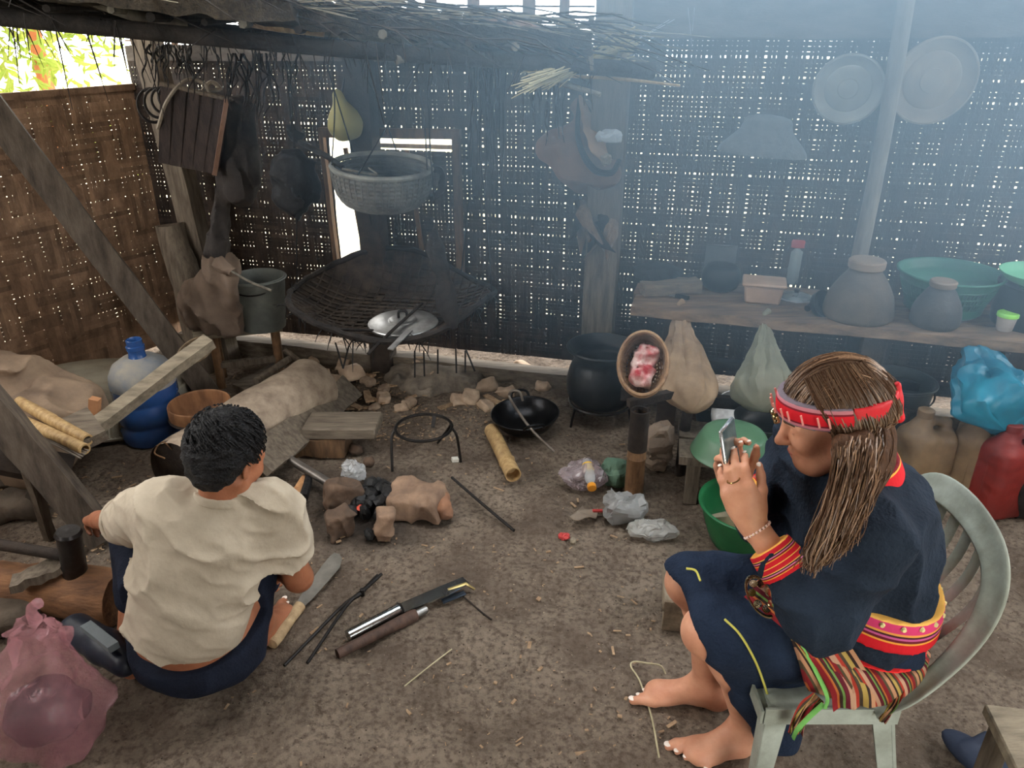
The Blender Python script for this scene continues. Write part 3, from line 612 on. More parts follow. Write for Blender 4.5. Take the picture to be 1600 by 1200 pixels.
a = P(800, 617, 3.56); solo('iron_hook', 'long thin iron poker with a hooked end lying across the wok', 'poker', tube(cr([a+np.array((.05, 0, -.03)), a+np.array((.035, 0, .015)), a+np.array((.0, 0, .02)), a+np.array((-.008, 0, -.02)), G(828, 668, .11), G(866, 706, .015)], 6), .006, 6), mat('pale_iron', (150,140,130), (110,100,92), 20, .5, .1, metal=.5), G(866, 706, 0))
# ---- three-legged iron stand
c = G(662, 712, 0); t = thing('iron_tripod', 'empty three legged iron ring stand on the floor by the hearth', 'tripod', c)
zc = .165; rc = P(662, 666, 3.28); rc[2] = zc; part('ring', ring(rc, .120, .0068, None, 40, 8), IRON, t)
for (px, py, ex, ey) in ((622, 680, 613, 737), (694, 671, 720, 722), (676, 651, 684, 692)): p = P(px, py, 3.28); a = math.atan2(p[1]-rc[1], p[0]-rc[0]); p = rc+np.array((math.cos(a)*.122, math.sin(a)*.122, 0)); e = G(ex, ey, 0); part('leg', tube(cr([p, p+(e-p)*.25+np.array((math.cos(a)*.012, math.sin(a)*.012, 0)), e], 5), .0062, 7), IRON, t)
part('pot_rest', plank(rc+np.array((.035, .112, 0)), rc+np.array((.03, .07, -.04)), .016, .005), IRON, t)
# ---- bamboo tube
a, b = G(768, 672, .036), G(802, 742, .036); d = nrm(b-a); t = thing('bamboo_tube', 'thick tan bamboo tube lying on the floor in front of the wok', 'bamboo', (a+b)/2-UP*.036); L_ = np.linalg.norm(b-a)
part('stem', lathe([(.030, 0), (.034, .0), (.034, L_*.02), (.033, L_*.3), (.033, L_*.70), (.036, L_*.725), (.033, L_*.75), (.034, L_), (.029, L_), (.029, L_-.06), (.001, L_-.065)], a, np.stack(frame(d), 1), 22), BAMB, t)
# ---- square stool in front of the tub
z = .13; a, b, d_ = G(1036, 938, z), G(1118, 946, z), G(1036, 856, z); ux = nrm(b-a); uy = nrm(d_-a); t = thing('wooden_stool', 'low rough wooden block stool by the knees of the seated person', 'stool', a*np.array((1, 1, 0)))
part('seat', box(a+ux*.10+uy*.095-UP*.025, (.20, .19, .05), np.stack([ux, uy, UP], 1)), mat('stool_wood', (150,136,116), (106,94,80), 5, .85, .3, 30, stretch=(5,1.5,5)), t, bevel=.006)
for y in (.02, .17): part('side_board', box(a+ux*.10+uy*y-UP*.088, (.19, .025, .08), np.stack([ux, uy, UP], 1)), MATS['stool_wood'], t, bevel=.003)
# ---- green tub, cups
c = G(1166, 842, 0); t = thing('plastic_tub', 'round dark green plastic tub on the floor holding two pale bowls', 'tub', c); GRN = mat('green_plastic', (38,110,66), (24,84,50), 4, .35, .05, spec=.5, trans=.15)
part('tub', lath([(.12, 0), (.135, .005), (.172, .115), (.180, .150), (.190, .155), (.188, .162), (.174, .155), (.164, .115), (.128, .012), (.001, .010)], c, None, 44, m=3), GRN, t, smooth='all')
CER = mat('cream_bowl', (214,206,184), (188,178,154), 6, .35, .05, spec=.5)
def bowl(label, c, r, hgt, R, m=CER, cat='bowl', nm='bowl'):
    t = thing(nm, label, cat, c); part('bowl', lath([(r*.45, .0), (r*.5, .006), (r*.82, hgt*.45), (r, hgt), (r*.96, hgt), (r*.76, hgt*.48), (r*.4, .012), (.001, .010)], c, R, 34, m=3), m, t, smooth='all'); part('foot_ring', ring(c, r*.46, .005, R, 24, 6), m, t)
bowl('cream bowl sitting in front inside the green tub', c+np.array((-.035, -.055, .022)), .066, .062, RE(-14, -4, 0)); bowl('brownish bowl tilted behind the cream bowl in the green tub', c+np.array((-.052, .025, .02)), .07, .06, RE(-30, -12, 0), mat('tan_bowl', (150,140,116), (120,110,92), 6, .5, .05))
# ---- upturned green basin
GRN2 = mat('dull_green_plastic', (92,130,100), (64,100,76), 4, .4, .05, spec=.5)
c = G(1143, 708, .22); solo('green_basin', 'dull green basin turned upside down on the low bench', 'basin', lath([(.150, .0), (.158, .006), (.150, .02), (.125, .075), (.10, .095), (.001, .10)], c, None, 40, m=3), GRN2, c)
# ================================================================ PEOPLE
SKINW = mat('fair_skin', (212,156,126), (190,130,102), 14, .5, .12, 160, spec=.4, sss=.12)
SKINM = mat('tanned_skin', (168,108,78), (142,88,62), 14, .55, .12, 160, spec=.4, sss=.08)
NAVY = mat('navy_cotton', (38,48,62), (26,34,46), 9, .9, .5, 120, spec=.15)
NAVYP = mat('navy_trouser_cotton', (36,48,68), (26,35,52), 9, .9, .5, 120, spec=.15)
DSHORT = mat('dark_blue_shorts', (32,38,54), (22,26,38), 9, .9, .4, 120, spec=.15)
SHIRT = mat('cream_cotton', (192,180,162), (160,148,131), 4, .9, .2, 60, spec=.15)
HAIRB = mat('brown_hair', (88,60,40), (56,38,27), 5, .7, .3, 90, stretch=(40,40,4), spec=.15)
HAIRL = mat('light_brown_hair', (158,126,98), (112,84,64), 5, .4, 0, stretch=(60,60,4), spec=.5)
HAIRM = mat('mid_brown_hair', (108,82,62), (72,54,42), 5, .42, 0, stretch=(60,60,4), spec=.5)
HAIRD = mat('black_hair', (24,23,26), (13,13,16), 60, .55, .9, 170, spec=.25)
NAIL = mat('pale_nail', (240,226,216), None, rough=.3, bump=0)
FOLK = [(0,(196,30,40)), (.30,(224,150,60)), (.36,(120,24,34)), (.46,(206,120,160)), (.52,(60,40,40)), (.60,(214,160,80)), (.66,(190,30,44)), (.94,(230,170,80))]
def hand(W, d, n, s, sc=1.0, curl=(35, 40, 30), spread=.10, thumb=None, k=.006, tips=None, curls=None):
    """prims of a hand: W wrist, d towards the fingers, n out of the palm, s towards the thumb"""
    W = np.asarray(W, float); d = nrm(d); s = nrm(np.asarray(s)-d*np.dot(s, d)); n2 = np.cross(d, s); n = n2 if np.dot(n2, n) > 0 else -n2
    pr = [ell(W+d*.048*sc, (.041*sc, .016*sc, .052*sc), np.stack([s, n, d], 1), .02), cap(W-d*.01, W+d*.03*sc, .026*sc, .028*sc, .02)]
    L0 = [(.040,.026,.021), (.045,.029,.022), (.042,.027,.021), (.033,.021,.018)]
    for i, off in enumerate((.029, .010, -.010, -.029)):
        cu = curls[i] if curls else curl
        b = W+d*(.088-.003*abs(i-1)**1.6)*sc+s*off*sc; dd = nrm(d+s*spread*(1.2-i*.8)); pr.append(cap(W+d*.03*sc+s*off*.75*sc, b, .013*sc, .0105*sc, .014)); ang = 0
        r0 = (.0096, .0098, .0092, .0082)[i]*sc
        for j, L_ in enumerate(L0[i]):
            ang += math.radians(cu[j]); v = dd*math.cos(ang)+n*math.sin(ang); e = b+v*L_*sc
            pr.append(cap(b, e, r0*(1-.08*j), r0*(1-.08*(j+1)), k if j else .010)); b = e
        if tips is not None: tips.append((b, v, np.cross(s, v) if np.dot(np.cross(s, v), n) < 0 else -np.cross(s, v)))
    b = W+d*.022*sc+s*.026*sc+n*.004; tv = thumb or (.62, .62, .45)
    v = nrm(d*tv[0]+s*tv[1]+n*tv[2]); e = b+v*.045*sc; pr.append(cap(b, e, .0155*sc, .0115*sc, .016))
    v2 = nrm(v+d*.45-s*.15+n*.1); e2 = e+v2*.032*sc; pr.append(cap(e, e2, .0112*sc, .0102*sc, k))
    v3 = nrm(v2+d*.25); e3 = e2+v3*.024*sc; pr.append(cap(e2, e3, .0100*sc, .0082*sc, k))
    if tips is not None: tips.append((e3, v3, -n))
    return pr
def foot(A, d, s, sc=1.0, nails=None):
    """A ankle joint, d towards the toes, s towards the big-toe side"""
    A = np.asarray(A, float); d = nrm(d); s = nrm(s); z = UP; g = A*np.array((1, 1, 0))
    R = np.stack([d, s, z], 1)
    pr = [ell(g-d*.035*sc+z*.034, (.040*sc, .032*sc, .034), R, .03), cap(A, g+d*.075*sc+z*.045, .040*sc, .030*sc, .035), cap(g+d*.02*sc-s*.012+z*.03, g+d*.13*sc-s*.012*sc+z*.022, .030*sc, .022*sc, .03),
          ell(g+d*.125*sc+z*.024, (.045*sc, .044*sc, .022), R, .03), cap(A+d*-.01, g-d*.045*sc+z*.06, .028, .026, .03)]
    for i in range(5):
        b = g+d*(.158-.012*i-(.006 if i > 2 else 0))*sc+s*(.032-.0165*i)*sc+z*.017; L_ = (.042, .038, .033, .028, .022)[i]*sc; r = (.0135, .0095, .0092, .0086, .0082)[i]*sc
        m = b+d*L_*.5-s*.002*i+z*.004; e = b+d*L_-s*.004*i-z*.004
        pr += [cap(b-d*.02*sc, m, r*1.02, r*.95, .008), cap(m, e, r*.95, r*.92, .004)]
        if nails is not None: nails.append((e+z*r*.72+d*r*.25, r, d, s))
    return pr
def nail_geo(c, r, d, s, up=UP):
    up = nrm(up); g = lathe([(.001, r*.22), (r*.5, r*.17), (r*.72, 0), (.001, -r*.1)], n=10); V = g[0] @ np.stack([nrm(d)*1.15, nrm(s), up], 1).T
    return V+np.asarray(c), g[1]
def head_prims(c, Fv, Uv, sc=1.0, female=True):
    Fv = nrm(Fv); Lv = nrm(np.cross(Uv, Fv)); Uv = np.cross(Fv, Lv); R = np.stack([Fv, Lv, Uv], 1)
    q = lambda f, l, u: np.asarray(c)+(Fv*f+Lv*l+Uv*u)*sc
    e = lambda f, l, u, r, k=.02, sub=False: ell(q(f, l, u), np.array(r)*sc, R, k, sub)
    p = [e(-.018, 0, .035, (.096, .077, .086)), e(.035, 0, -.035, (.056, .060, .080), .03), cap(q(.055, 0, -.098), q(.072, 0, -.092), .022*sc, .019*sc, .03)]
    for sg in (1, -1):
        p += [cap(q(-.005, .056*sg, -.055), q(.06, .018*sg, -.1), .016*sc, .016*sc, .035), cap(q(.083, .018*sg, .026), q(.07, .048*sg, .020), .010*sc, .010*sc, .02), e(.062, .043*sg, -.022, (.022, .020, .020), .03),
              e(.094, .031*sg, .002, (.010, .014, .009), .014, True), e(.074, .031*sg, .002, (.0135, .0135, .0125), .004)]
        p += [e(-.008, .078*sg, -.012, (.016, .007, .030), .010), e(-.004, .086*sg, -.012, (.009, .007, .018), .006, True), cap(q(-.02, .082*sg, .008), q(-.012, .081*sg, .018), .006*sc, .006*sc, .006)]
    p += [cap(q(.090, 0, .012), q(.110, 0, -.026), .008*sc, .0105*sc, .012), e(.112, 0, -.029, (.0115, .0105, .010), .008), e(.100, .011, -.033, (.008, .007, .007), .006), e(.100, -.011, -.033, (.008, .007, .007), .006),
          e(.088, 0, -.060, (.012, .023, .008), .010), e(.086, 0, -.073, (.011, .019, .008), .008), e(.099, 0, -.0655, (.008, .022, .0016), .003, True)]
    return p, q, R
def face_parts(par, q, R, sc, lip=(190,110,100), brow=(80,58,46)):
    for sg in (1, -1):
        g = lathe([(.001, -.0125), (.009, -.009), (.0125, 0), (.009, .009), (.001, .0125)], n=14); part('eye', (g[0]*sc*np.array((1, 1, 1))+q(.0745, .031*sg, .002), g[1]), mat('eye_white', (220,212,204), None, rough=.2, bump=0), par)
        part('eyebrow', tube(cr([q(.094, .014*sg, .024), q(.092, .031*sg, .030), q(.078, .050*sg, .024)], 4), [.003*sc, .004*sc, .002*sc], 6), mat('brow_hair%d' % brow[0], brow, None, bump=.4), par)
        g = body([ell(q(.0745, .031*sg, .0035), np.array((.0142, .0142, .0125))*sc, R)], .0025, lambda D, X, Y, Z, s=sg: np.maximum(D, -((X-q(.0745, .031*s, .002)[0])*R[0][2]+(Y-q(.0745, .031*s, .002)[1])*R[1][2]+(Z-q(.0745, .031*s, .002)[2])*R[2][2])-.003), 1); part('eyelid', g, MATS['fair_skin'] if brow[0] == 80 else SKINM, par)
    part('lips', body([ell(q(.0905, 0, -.0605), np.array((.0115, .020, .0055))*sc, R, .004), ell(q(.0885, 0, -.072), np.array((.0105, .017, .0065))*sc, R, .004)], .0025), mat('lips%d' % lip[0], lip, None, rough=.45, bump=.1), par)
def woman():
    t = thing('person', 'barefoot person with long brown hair, red headband and navy embroidered jacket photographing with a phone', 'person', (.85, 1.38, 0))
    hc = np.array((.636, 1.36, 1.026)); Fv = nrm((-.93, .10, -.34)); Uv = nrm((-.34, .05, .94))
    HS = .92; hp, q, R = head_prims(hc, Fv, Uv, HS)
    shN, shF = np.array((.688, 1.20, .850)), np.array((.675, 1.53, .850)); elN, elF = np.array((.598, 1.175, .690)), np.array((.60, 1.55, .66)); wrN, wrF = np.array((.485, 1.285, .825)), np.array((.490, 1.415, .825))
    tN = []; tF = []
    dN = nrm((-.42, .16, .88)); dF = nrm((-.36, -.03, .93))
    hN = hand(wrN, dN, (.35, .93, 0), (.9, -.3, .45), .90, curls=[(26, 38, 26), (24, 34, 24), (22, 34, 24), (24, 36, 26)], spread=.03, tips=tN, thumb=(.85, .45, .5))
    hF = hand(wrF, dF, (.3, -.95, .0), (.9, .35, .4), .90, curls=[(22, 34, 24), (20, 34, 24), (20, 34, 24), (22, 36, 26)], spread=.06, tips=tF, thumb=(.85, .45, .5))
    nl = []; hipN, hipF = np.array((.80, 1.28, .49)), np.array((.80, 1.46, .49)); kN, kF = np.array((.458, 1.375, .446)), np.array((.448, 1.535, .458)); aN, aF = np.array((.612, 1.415, .085)), np.array((.535, 1.555, .085))
    sh_ = lambda k_, a: [cap(k_, k_+(a-k_)*.3+np.array((.035, 0, 0)), .052, .050, .03), cap(k_+(a-k_)*.3+np.array((.035, 0, 0)), a, .050, .034, .04)]
    pr = [ell((.78, 1.37, .60), (.12, .15, .16), None, .05), ell((.75, 1.37, .78), (.11, .15, .13), None, .05), cap(shN, shF, .05, .05, .04), cap((.715, 1.365, .89), hc+Uv*-.06-Fv*.03, .055, .050, .03)]
    pr += hp+[cap(shN, elN, .043, .036), cap(elN, wrN, .036, .025), cap(shF, elF, .043, .036), cap(elF, wrF, .036, .025)]+hN+hF
    pr += [cap(hipN, kN, .075, .056), cap(hipF, kF, .075, .056)]+sh_(kN, aN)+sh_(kF, aF)+foot(aN, (-.985, -.16, 0), (-.16, .985, 0), .98, nl)+foot(aF, (-.97, .2, 0), (-.2, -.97, 0), .96, nl)
    part('body', body(pr, .0042, None, 1), SKINW, t)
    for i, (c, r, d, s) in enumerate(nl): part('toenail', nail_geo(c, r, d, s), NAIL, t)
    for b, v, u in tN+tF: part('fingernail', nail_geo(b+v*.004+u*.0062, .0062, v, np.cross(u, v), u), NAIL, t)
    face_parts(t, q, R, HS)
    # jacket
    torso = [ell((.782, 1.37, .585), (.150, .192, .22), None, .06), ell((.758, 1.37, .775), (.135, .180, .145), None, .07), cap(shN, shF, .064, .064, .05), cap((.728, 1.367, .885), (.706, 1.365, .915), .068, .062, .03)]
    cuN = elN+(wrN-elN)*.70; cuF = elF+(wrF-elF)*.70
    armN = [cap(shN, elN+np.array((.012, 0, -.012)), .072, .062, .05), cap(elN+np.array((.012, 0, -.012)), cuN, .060, .041, .04)]; armF = [cap(shF, elF, .072, .060, .05), cap(elF, cuF, .058, .041, .04)]
    hemc, hemn = np.array((.78, 1.37, .515)), nrm((-.16, 0.0, -1)); dA = nrm(wrN-elN); dB = nrm(wrF-elF)
    ctN = (cuN, dA); ctF = (cuF, dB)
    def jcut(D, X, Y, Z):
        D = np.maximum(D, (X-hemc[0])*hemn[0]+(Y-hemc[1])*hemn[1]+(Z-hemc[2])*hemn[2])
        for c, dv in (ctN, ctF):
            pd = (X-c[0])*dv[0]+(Y-c[1])*dv[1]+(Z-c[2])*dv[2]; r2 = np.sqrt((X-c[0])**2+(Y-c[1])**2+(Z-c[2])**2); D = np.where(r2 < .11, np.maximum(D, pd), D)
        return D
    jk = part('jacket', body(torso+armN+armF, .006, wrinkle(jcut, .012, 11, 3, (1.2, 1, 1.2)), 1), NAVY, t)
    bandm = stripes('embroidered_band', [(0,(200,28,40)), (.36,(226,150,60)), (.42,(104,26,40)), (.50,(190,84,140)), (.56,(70,34,40)), (.62,(222,150,70)), (.68,(206,60,110)), (.94,(235,180,90))], 1.0)
    def band(nm, prims, c, nv, hw, off, m, ph=0.0, ap=None, h=.005, par=jk, extra=None):
        f = slab(c, nv, hw, off)
        def g2(D, X, Y, Z):
            D = f(D, X, Y, Z); return extra(D, X, Y, Z) if extra else D
        g = body(prims, h, g2, 1, .03); nv = nrm(nv); s = ((g[0]-np.asarray(c)) @ nv+hw)/(2*hw)*.98+.01+ph
        return part(nm, g, m, par, attr=s)
    bc = np.array((.78, 1.37, .618)); bn = nrm((.16, 0, 1))
    notarm = lambda D, X, Y, Z: np.maximum(D, -(X-.625-.25*(Z-.6)))
    band('embroidered_band', torso, bc, bn, .037, .012, bandm, extra=notarm)
    for k in range(15):                                             # little pale rosettes stitched along the band's upper edge
        y = 1.17+.012*k if k < 8 else None
    for k in range(11):
        a = math.radians(-150+k*15); dx, dy = math.cos(a)*.149, math.sin(a)*.191; zc = .645-.16*dx
        g = lathe([(.001, .003), (.004, .003), (.006, -.002)], n=8); n_ = nrm((math.cos(a)/.150, math.sin(a)/.192, .1)); x, y_, _ = frame(n_)
        part('rosette', (g[0] @ np.stack([x, y_, n_], 1).T+np.array((.782+dx, 1.37+dy, zc))+n_*.010, g[1]), mat('pale_stitch', (224,214,150), None), jk)
    band('red_hem', torso, hemc-hemn*.006, hemn, .008, .011, mat('red_piping', (226,40,42), None, rough=.8), extra=notarm)
    cuffm = stripes('cuff_stripes', FOLK, .5)
    for nm, arm, c, dv in (('cuff', armN, cuN, dA), ('cuff', armF, cuF, dB)):
        cc = c-dv*.026; band(nm, arm, cc, dv, .029, .005, cuffm, extra=lambda D, X, Y, Z, c=cc: np.maximum(D, np.sqrt((X-c[0])**2+(Y-c[1])**2+(Z-c[2])**2)-.075))
    nb = nrm(np.array((-.02, 0, .06)))
    band('collar', [cap((.742, 1.367, .85), (.705, 1.365, .935), .084, .076, .02)], (.729, 1.367, .894), nb, .030, .004, stripes('collar_stripes', [(0,(196,60,110)), (.18,(226,160,70)), (.26,(204,32,42)), (.85,(226,160,70)), (.92,(120,30,40))], 1.0))
    part('front_edging', tube(cr([(.70, 1.33, .90), (.675, 1.31, .80), (.69, 1.31, .70), (.72, 1.29, .60)], 6), .012, 8, sq=.6), mat('red_piping', (226,40,42)), jk)
    part('lining', body([cap(elN+np.array((.05, .045, -.035)), elN+np.array((.085, .05, -.03)), .032, .03, .02)], .006), mat('cream_lining', (206,184,168), (180,156,140), 8, .9), jk)
    # trousers
    cdo = 0
    tro = [cap(hipN, kN+np.array((.03, -.005, .006)), .102, .078, .05), cap(hipF-np.array((0, 0, .02)), kF+np.array((.0, 0, .004)), .098, .070, .05), cap(kN+np.array((.075, -.015, -.01)), (.585, 1.365, .30), .062, .062, .06), cap((.585, 1.365, .30), (.650, 1.352, .135), .064, .055, .05), cap((.62, 1.34, .42), (.66, 1.34, .18), .055, .05, .06),
           cap(kF+np.array((.07, 0, -.01)), (.60, 1.53, .2), .065, .06, .05), cap(kN+(0, 0, .05), kF+(0, 0, .045), .03, .03, .05)]
    hem2 = lambda D, X, Y, Z: np.maximum(np.maximum(D, -(X-.365)), -(Z-.125-.1*np.sin(X*40)*.12))
    # open the near leg along a slanting hem from the knee to behind the ankle
    def slit(D, X, Y, Z):
        D = hem2(D, X, Y, Z); lim = .415+(np.maximum(.475-Z, 0))*.56+.012*np.sin(Z*45)
        return np.where(Z < .50, np.maximum(D, lim-X), D)
    tr = part('trousers', body(tro, .006, wrinkle(slit, .006, 11, 8), 1), NAVYP, t)
    cord = mat('yellow_green_cord', (196,190,90), None, bump=.2)
    part('cord', tube(cr([(.475, 1.32, .535), (.50, 1.285, .525), (.53, 1.262, .48), (.565, 1.266, .40), (.60, 1.276, .30), (.607, 1.28, .24), (.595, 1.282, .20)], 8), .0028, 6), cord, tr)
    part('cord', tube(cr([(.415, 1.46, .563), (.435, 1.45, .565), (.44, 1.42, .560)], 5), .0028, 6), cord, tr)
    # striped sash wrapped round the hips, with an end lying over the lap
    sm_ = stripes('sash_stripes', [(0,(126,30,36)), (.12,(80,70,52)), (.20,(179,132,100)), (.32,(50,36,33)), (.38,(173,147,80)), (.48,(73,62,50)), (.55,(164,55,42)), (.62,(181,142,117)), (.74,(92,25,38)), (.84,(107,142,75)), (.89,(58,42,36)), (.95,(179,100,50))], .062)
    sp = [ell((.778, 1.365, .500), (.158, .188, .105), None, .05), cap((.67, 1.285, .505), (.765, 1.27, .49), .110, .112, .05)]
    g = body(sp, .006, wrinkle(lambda D, X, Y, Z: np.maximum(np.maximum(np.maximum(D, -(Z-.432)), -(X-.595-.35*(.56-Z))), Z-(.525-.16*(X-.78)+np.maximum(.64-X, 0)*3)), .005, 14, 5, (1, 1, .4)), 1); Vg = g[0]
    sa = part('sash', g, sm_, t, attr=Vg[:, 0]*.86+Vg[:, 2]*.50+.2*(Vg[:, 1]-1.2)+4)
    def ribbon(nm, pts, wd, hint, ph, mm=sm_, par=None):
        pts = cr(pts, 8); V, A = [], []; Fs = []; W_ = 7
        for i, p in enumerate(pts):
            tg = nrm(pts[min(i+1, len(pts)-1)]-pts[max(i-1, 0)]); x = nrm(np.cross(tg, hint)); u = np.cross(x, tg)
            for k in range(W_): f = k/(W_-1)-.5; V.append(p+x*f*wd+u*.006*math.cos(f*14+i*.3)); A.append(f*.055+ph+4)
        n = len(pts)*W_; V = np.array(V); nn = np.tile(nrm(hint), (n, 1))*.003; V = np.concatenate([V, V-nn]); A = A+A
        for i in range(len(pts)-1):
            for k in range(W_-1):
                a = i*W_+k; Fs += [(a, a+1, a+W_+1, a+W_), (n+a, n+a+W_, n+a+W_+1, n+a+1)]
            Fs += [(i*W_, i*W_+W_, n+i*W_+W_, n+i*W_), (i*W_+W_-1, n+i*W_+W_-1, n+i*W_+2*W_-1, i*W_+2*W_-1)]
        return part(nm, (V, Fs), mm, par, attr=A)
    ribbon('sash_end', [(.548, 1.36, .605), (.575, 1.30, .612), (.615, 1.245, .600), (.662, 1.195, .555), (.70, 1.160, .50), (.715, 1.155, .445)], .085, (-.25, -.75, .6), .01, par=sa)
    ribbon('sash_end', [(.645, 1.175, .455), (.622, 1.165, .43), (.612, 1.168, .38), (.615, 1.175, .345)], .030, (-.3, -1, .1), .04, par=sa)
    grn = mat('lime_edging', (122,190,96), (94,150,76), 20, .8)
    part('green_edging', tube(cr([(.575, 1.262, .605), (.60, 1.225, .575), (.63, 1.185, .525), (.655, 1.160, .475), (.652, 1.150, .45)], 8), .006, 6, sq=.5), grn, sa)
    part('green_edging', tube(cr([(.652, 1.160, .452), (.625, 1.152, .425), (.605, 1.152, .385), (.607, 1.165, .345)], 8), .006, 6, sq=.5), grn, sa)
    ribbon('tassel', [(.805, 1.165, .50), (.80, 1.158, .45), (.782, 1.155, .405)], .014, (0, -1, .1), .03, par=sa)
    # silver ornament on the lap
    SIL = mat('polished_silver', (235,232,220), (170,150,90), 30, .18, .1, 80, metal=1.0)
    oc = np.array((.545, 1.315, .605)); Ro = RE(30, -12, 15)
    so_ = part('silver_ornament', ring(oc, .034, .0035, Ro, sx=.8, sy=1.35), SIL, t)
    for k in range(7):
        a = k*2*math.pi/7; p = oc+Ro @ np.array((.018*math.cos(a), .030*math.sin(a), .004)); part('coin', lathe([(.001, .002), (.009, .0018), (.009, -.0018), (.001, -.002)], p, Ro @ RE(20*math.sin(k*2), 25*math.cos(k), 0), 12), SIL, so_)
    part('chain', tube(cr([oc+Ro @ np.array((.02, .04, .004)), oc+Ro @ np.array((.05, .03, -.005)), oc+Ro @ np.array((.06, -.02, -.008))], 6), .0025, 6), SIL, so_)
    # hair: smooth cap on the skull, then locks that fall over the near shoulder
    S3 = lambda *a: np.array(a)*HS
    hb = [ell(q(-.022, 0, .040), S3(.104, .086, .092), R, .01), ell(q(-.055, 0, -.01), S3(.052, .058, .066), R, .02)]
    chs = [[q(.0, .066, -.03), P(1318, 700, 1.43), P(1312, 748, 1.415), P(1295, 805, 1.395), P(1272, 862, 1.385), P(1262, 890, 1.385)], [q(-.045, .064, -.03), P(1345, 695, 1.44), P(1335, 742, 1.42), P(1322, 792, 1.40), P(1302, 845, 1.39), P(1282, 882, 1.385)], [q(-.080, .045, -.02), P(1368, 690, 1.47), P(1358, 735, 1.45), P(1345, 772, 1.42), P(1335, 815, 1.40), P(1308, 860, 1.39)], [q(-.10, .0, -.01), P(1380, 690, 1.52), P(1372, 735, 1.49), P(1352, 775, 1.455), P(1335, 812, 1.42), P(1322, 850, 1.395)]]
    for ci, chn in enumerate(chs):
        lp = cr(chn, 4); m_ = len(lp)-1
        for i in range(m_): hb.append(cap(lp[i], lp[i+1], (.024, .028, .028, .026)[ci]*(1-.85*(i/m_)**1.4)*min(1, .5+2*i/m_), (.024, .028, .028, .026)[ci]*(1-.85*((i+1)/m_)**1.4)*min(1, .5+2*(i+1)/m_), .014))
    hb += [cap(q(-.070, .01, -.03), np.array((.705, 1.31, .88)), .024, .020, .015), cap(q(-.075, -.02, -.04), np.array((.735, 1.35, .86)), .022, .018, .015)]
    def hcut(D, X, Y, Z):                                           # keep the face free: cut in head coordinates
        f = (X-hc[0])*R[0][0]+(Y-hc[1])*R[1][0]+(Z-hc[2])*R[2][0]; u = (X-hc[0])*R[0][2]+(Y-hc[1])*R[1][2]+(Z-hc[2])*R[2][2]
        f, u = f/HS, u/HS; lim = np.where(u > .05, .062+(u-.05)*.2, .018+np.clip(u, -.1, .05)*.88); return np.where(u > -.10, np.maximum(D, f-lim), D)
    ha = part('hair', body(hb, .005, wrinkle(hcut, .003, 40, 21, (1, 1, .25)), 1), HAIRB, t)
    r = np.random.RandomState(3); gs = []
    pre = [[q(.030, .040, .118), q(.020, .084, .070), q(.006, .092, .02)], [q(-.03, .040, .130), q(-.045, .086, .065), q(-.048, .094, .005)], [q(-.075, .030, .115), q(-.105, .058, .055), q(-.112, .062, -.005)], [q(-.09, -.01, .105), q(-.128, .01, .05), q(-.130, .012, -.01)]]
    pre = [[hc+(np.asarray(p_)-hc)*1.025 for p_ in q_] for q_ in pre]; full = [pre[c_]+chs[c_] for c_ in range(4)]; lk = [[], [], []]
    for i in range(1300):
        u = r.uniform(-.12, 3.1); ku = min(max(int(u), 0), 2); fu = u-ku; e_ = r.uniform(.80, 1.06); sh_ = r.normal(0, 1, 3)*.004; pts = []; st = 0 if i % 3 else r.uniform(0, 2.5); w0_ = math.sin(i*2.4)
        for k in range(9):
            kk = min(st+(8*e_-st)*k/8, 7.98); a0 = int(kk); fk = kk-a0; pA = [np.asarray(full[c_][a0])*(1-fk)+np.asarray(full[c_][min(a0+1, 8)])*fk for c_ in (ku, ku+1)]; p = pA[0]*(1-fu)+pA[1]*fu
            g_ = min(max((kk-2)/1.5, 0), 1); ca_m = nrm(CAMP-p); rad = .030*(1-.6*(kk/8)**2)*g_; out = nrm(p-hc)*(1-g_)+ca_m*g_
            pts.append(p+out*(.004+.008*max(0, 1-abs(kk-3.0)/1.6))+ca_m*rad*(.72+.42*r.rand())+sh_*(.3+g_)+np.array((1., 0, 0))*w0_*.010*g_+r.normal(0, .0012*(1+kk*.35), 3))
        lk[i % 3].append(tube(cr(pts, 3), [.0008, .0014, .0013, .0006], 4, False))
    for i in range(200):                                            # combed strands over the crown, running back from the brow
        l = r.uniform(-.98, .98); a0 = r.uniform(.35, .75); pts = []
        for k in range(6):
            th = a0+(2.75-a0)*k/5; rad = math.sqrt(max(1-l*l, 0)); pts.append(q(-.022+.1125*math.cos(th)*rad, .0945*l, .040+.1005*math.sin(th)*rad-.0235*abs(l)*(k/5))+r.normal(0, .0010, 3))
        lk[i % 3].append(tube(cr(pts, 3), [.0010, .0019, .0014], 4, False))
    for m__, g__ in zip((HAIRL, HAIRM, HAIRB), lk): part('loose_locks', join(*g__), m__, ha)
    # headband
    bandp = [ell(q(-.022, 0, .040), S3(.104, .086, .092), R, .02), ell(q(-.018, 0, .035), S3(.100, .080, .088), R, .02)]
    hbc, hbn = q(-.02, 0, .037), nrm(R[:, 2]*1.0+R[:, 0]*-.22)
    def hsplit(front):
        f0 = slab(hbc, hbn, .0245, .015)
        def g2(D, X, Y, Z):
            D = f0(D, X, Y, Z); f = (X-hc[0])*R[0][0]+(Y-hc[1])*R[1][0]+(Z-hc[2])*R[2][0]; return np.maximum(D, (-(f+.030)) if front else (f+.030))
        return g2
    g = body(bandp, .004, hsplit(True), 1, .03); s = ((g[0]-hbc) @ hbn+.0245)/.049*.98+.01
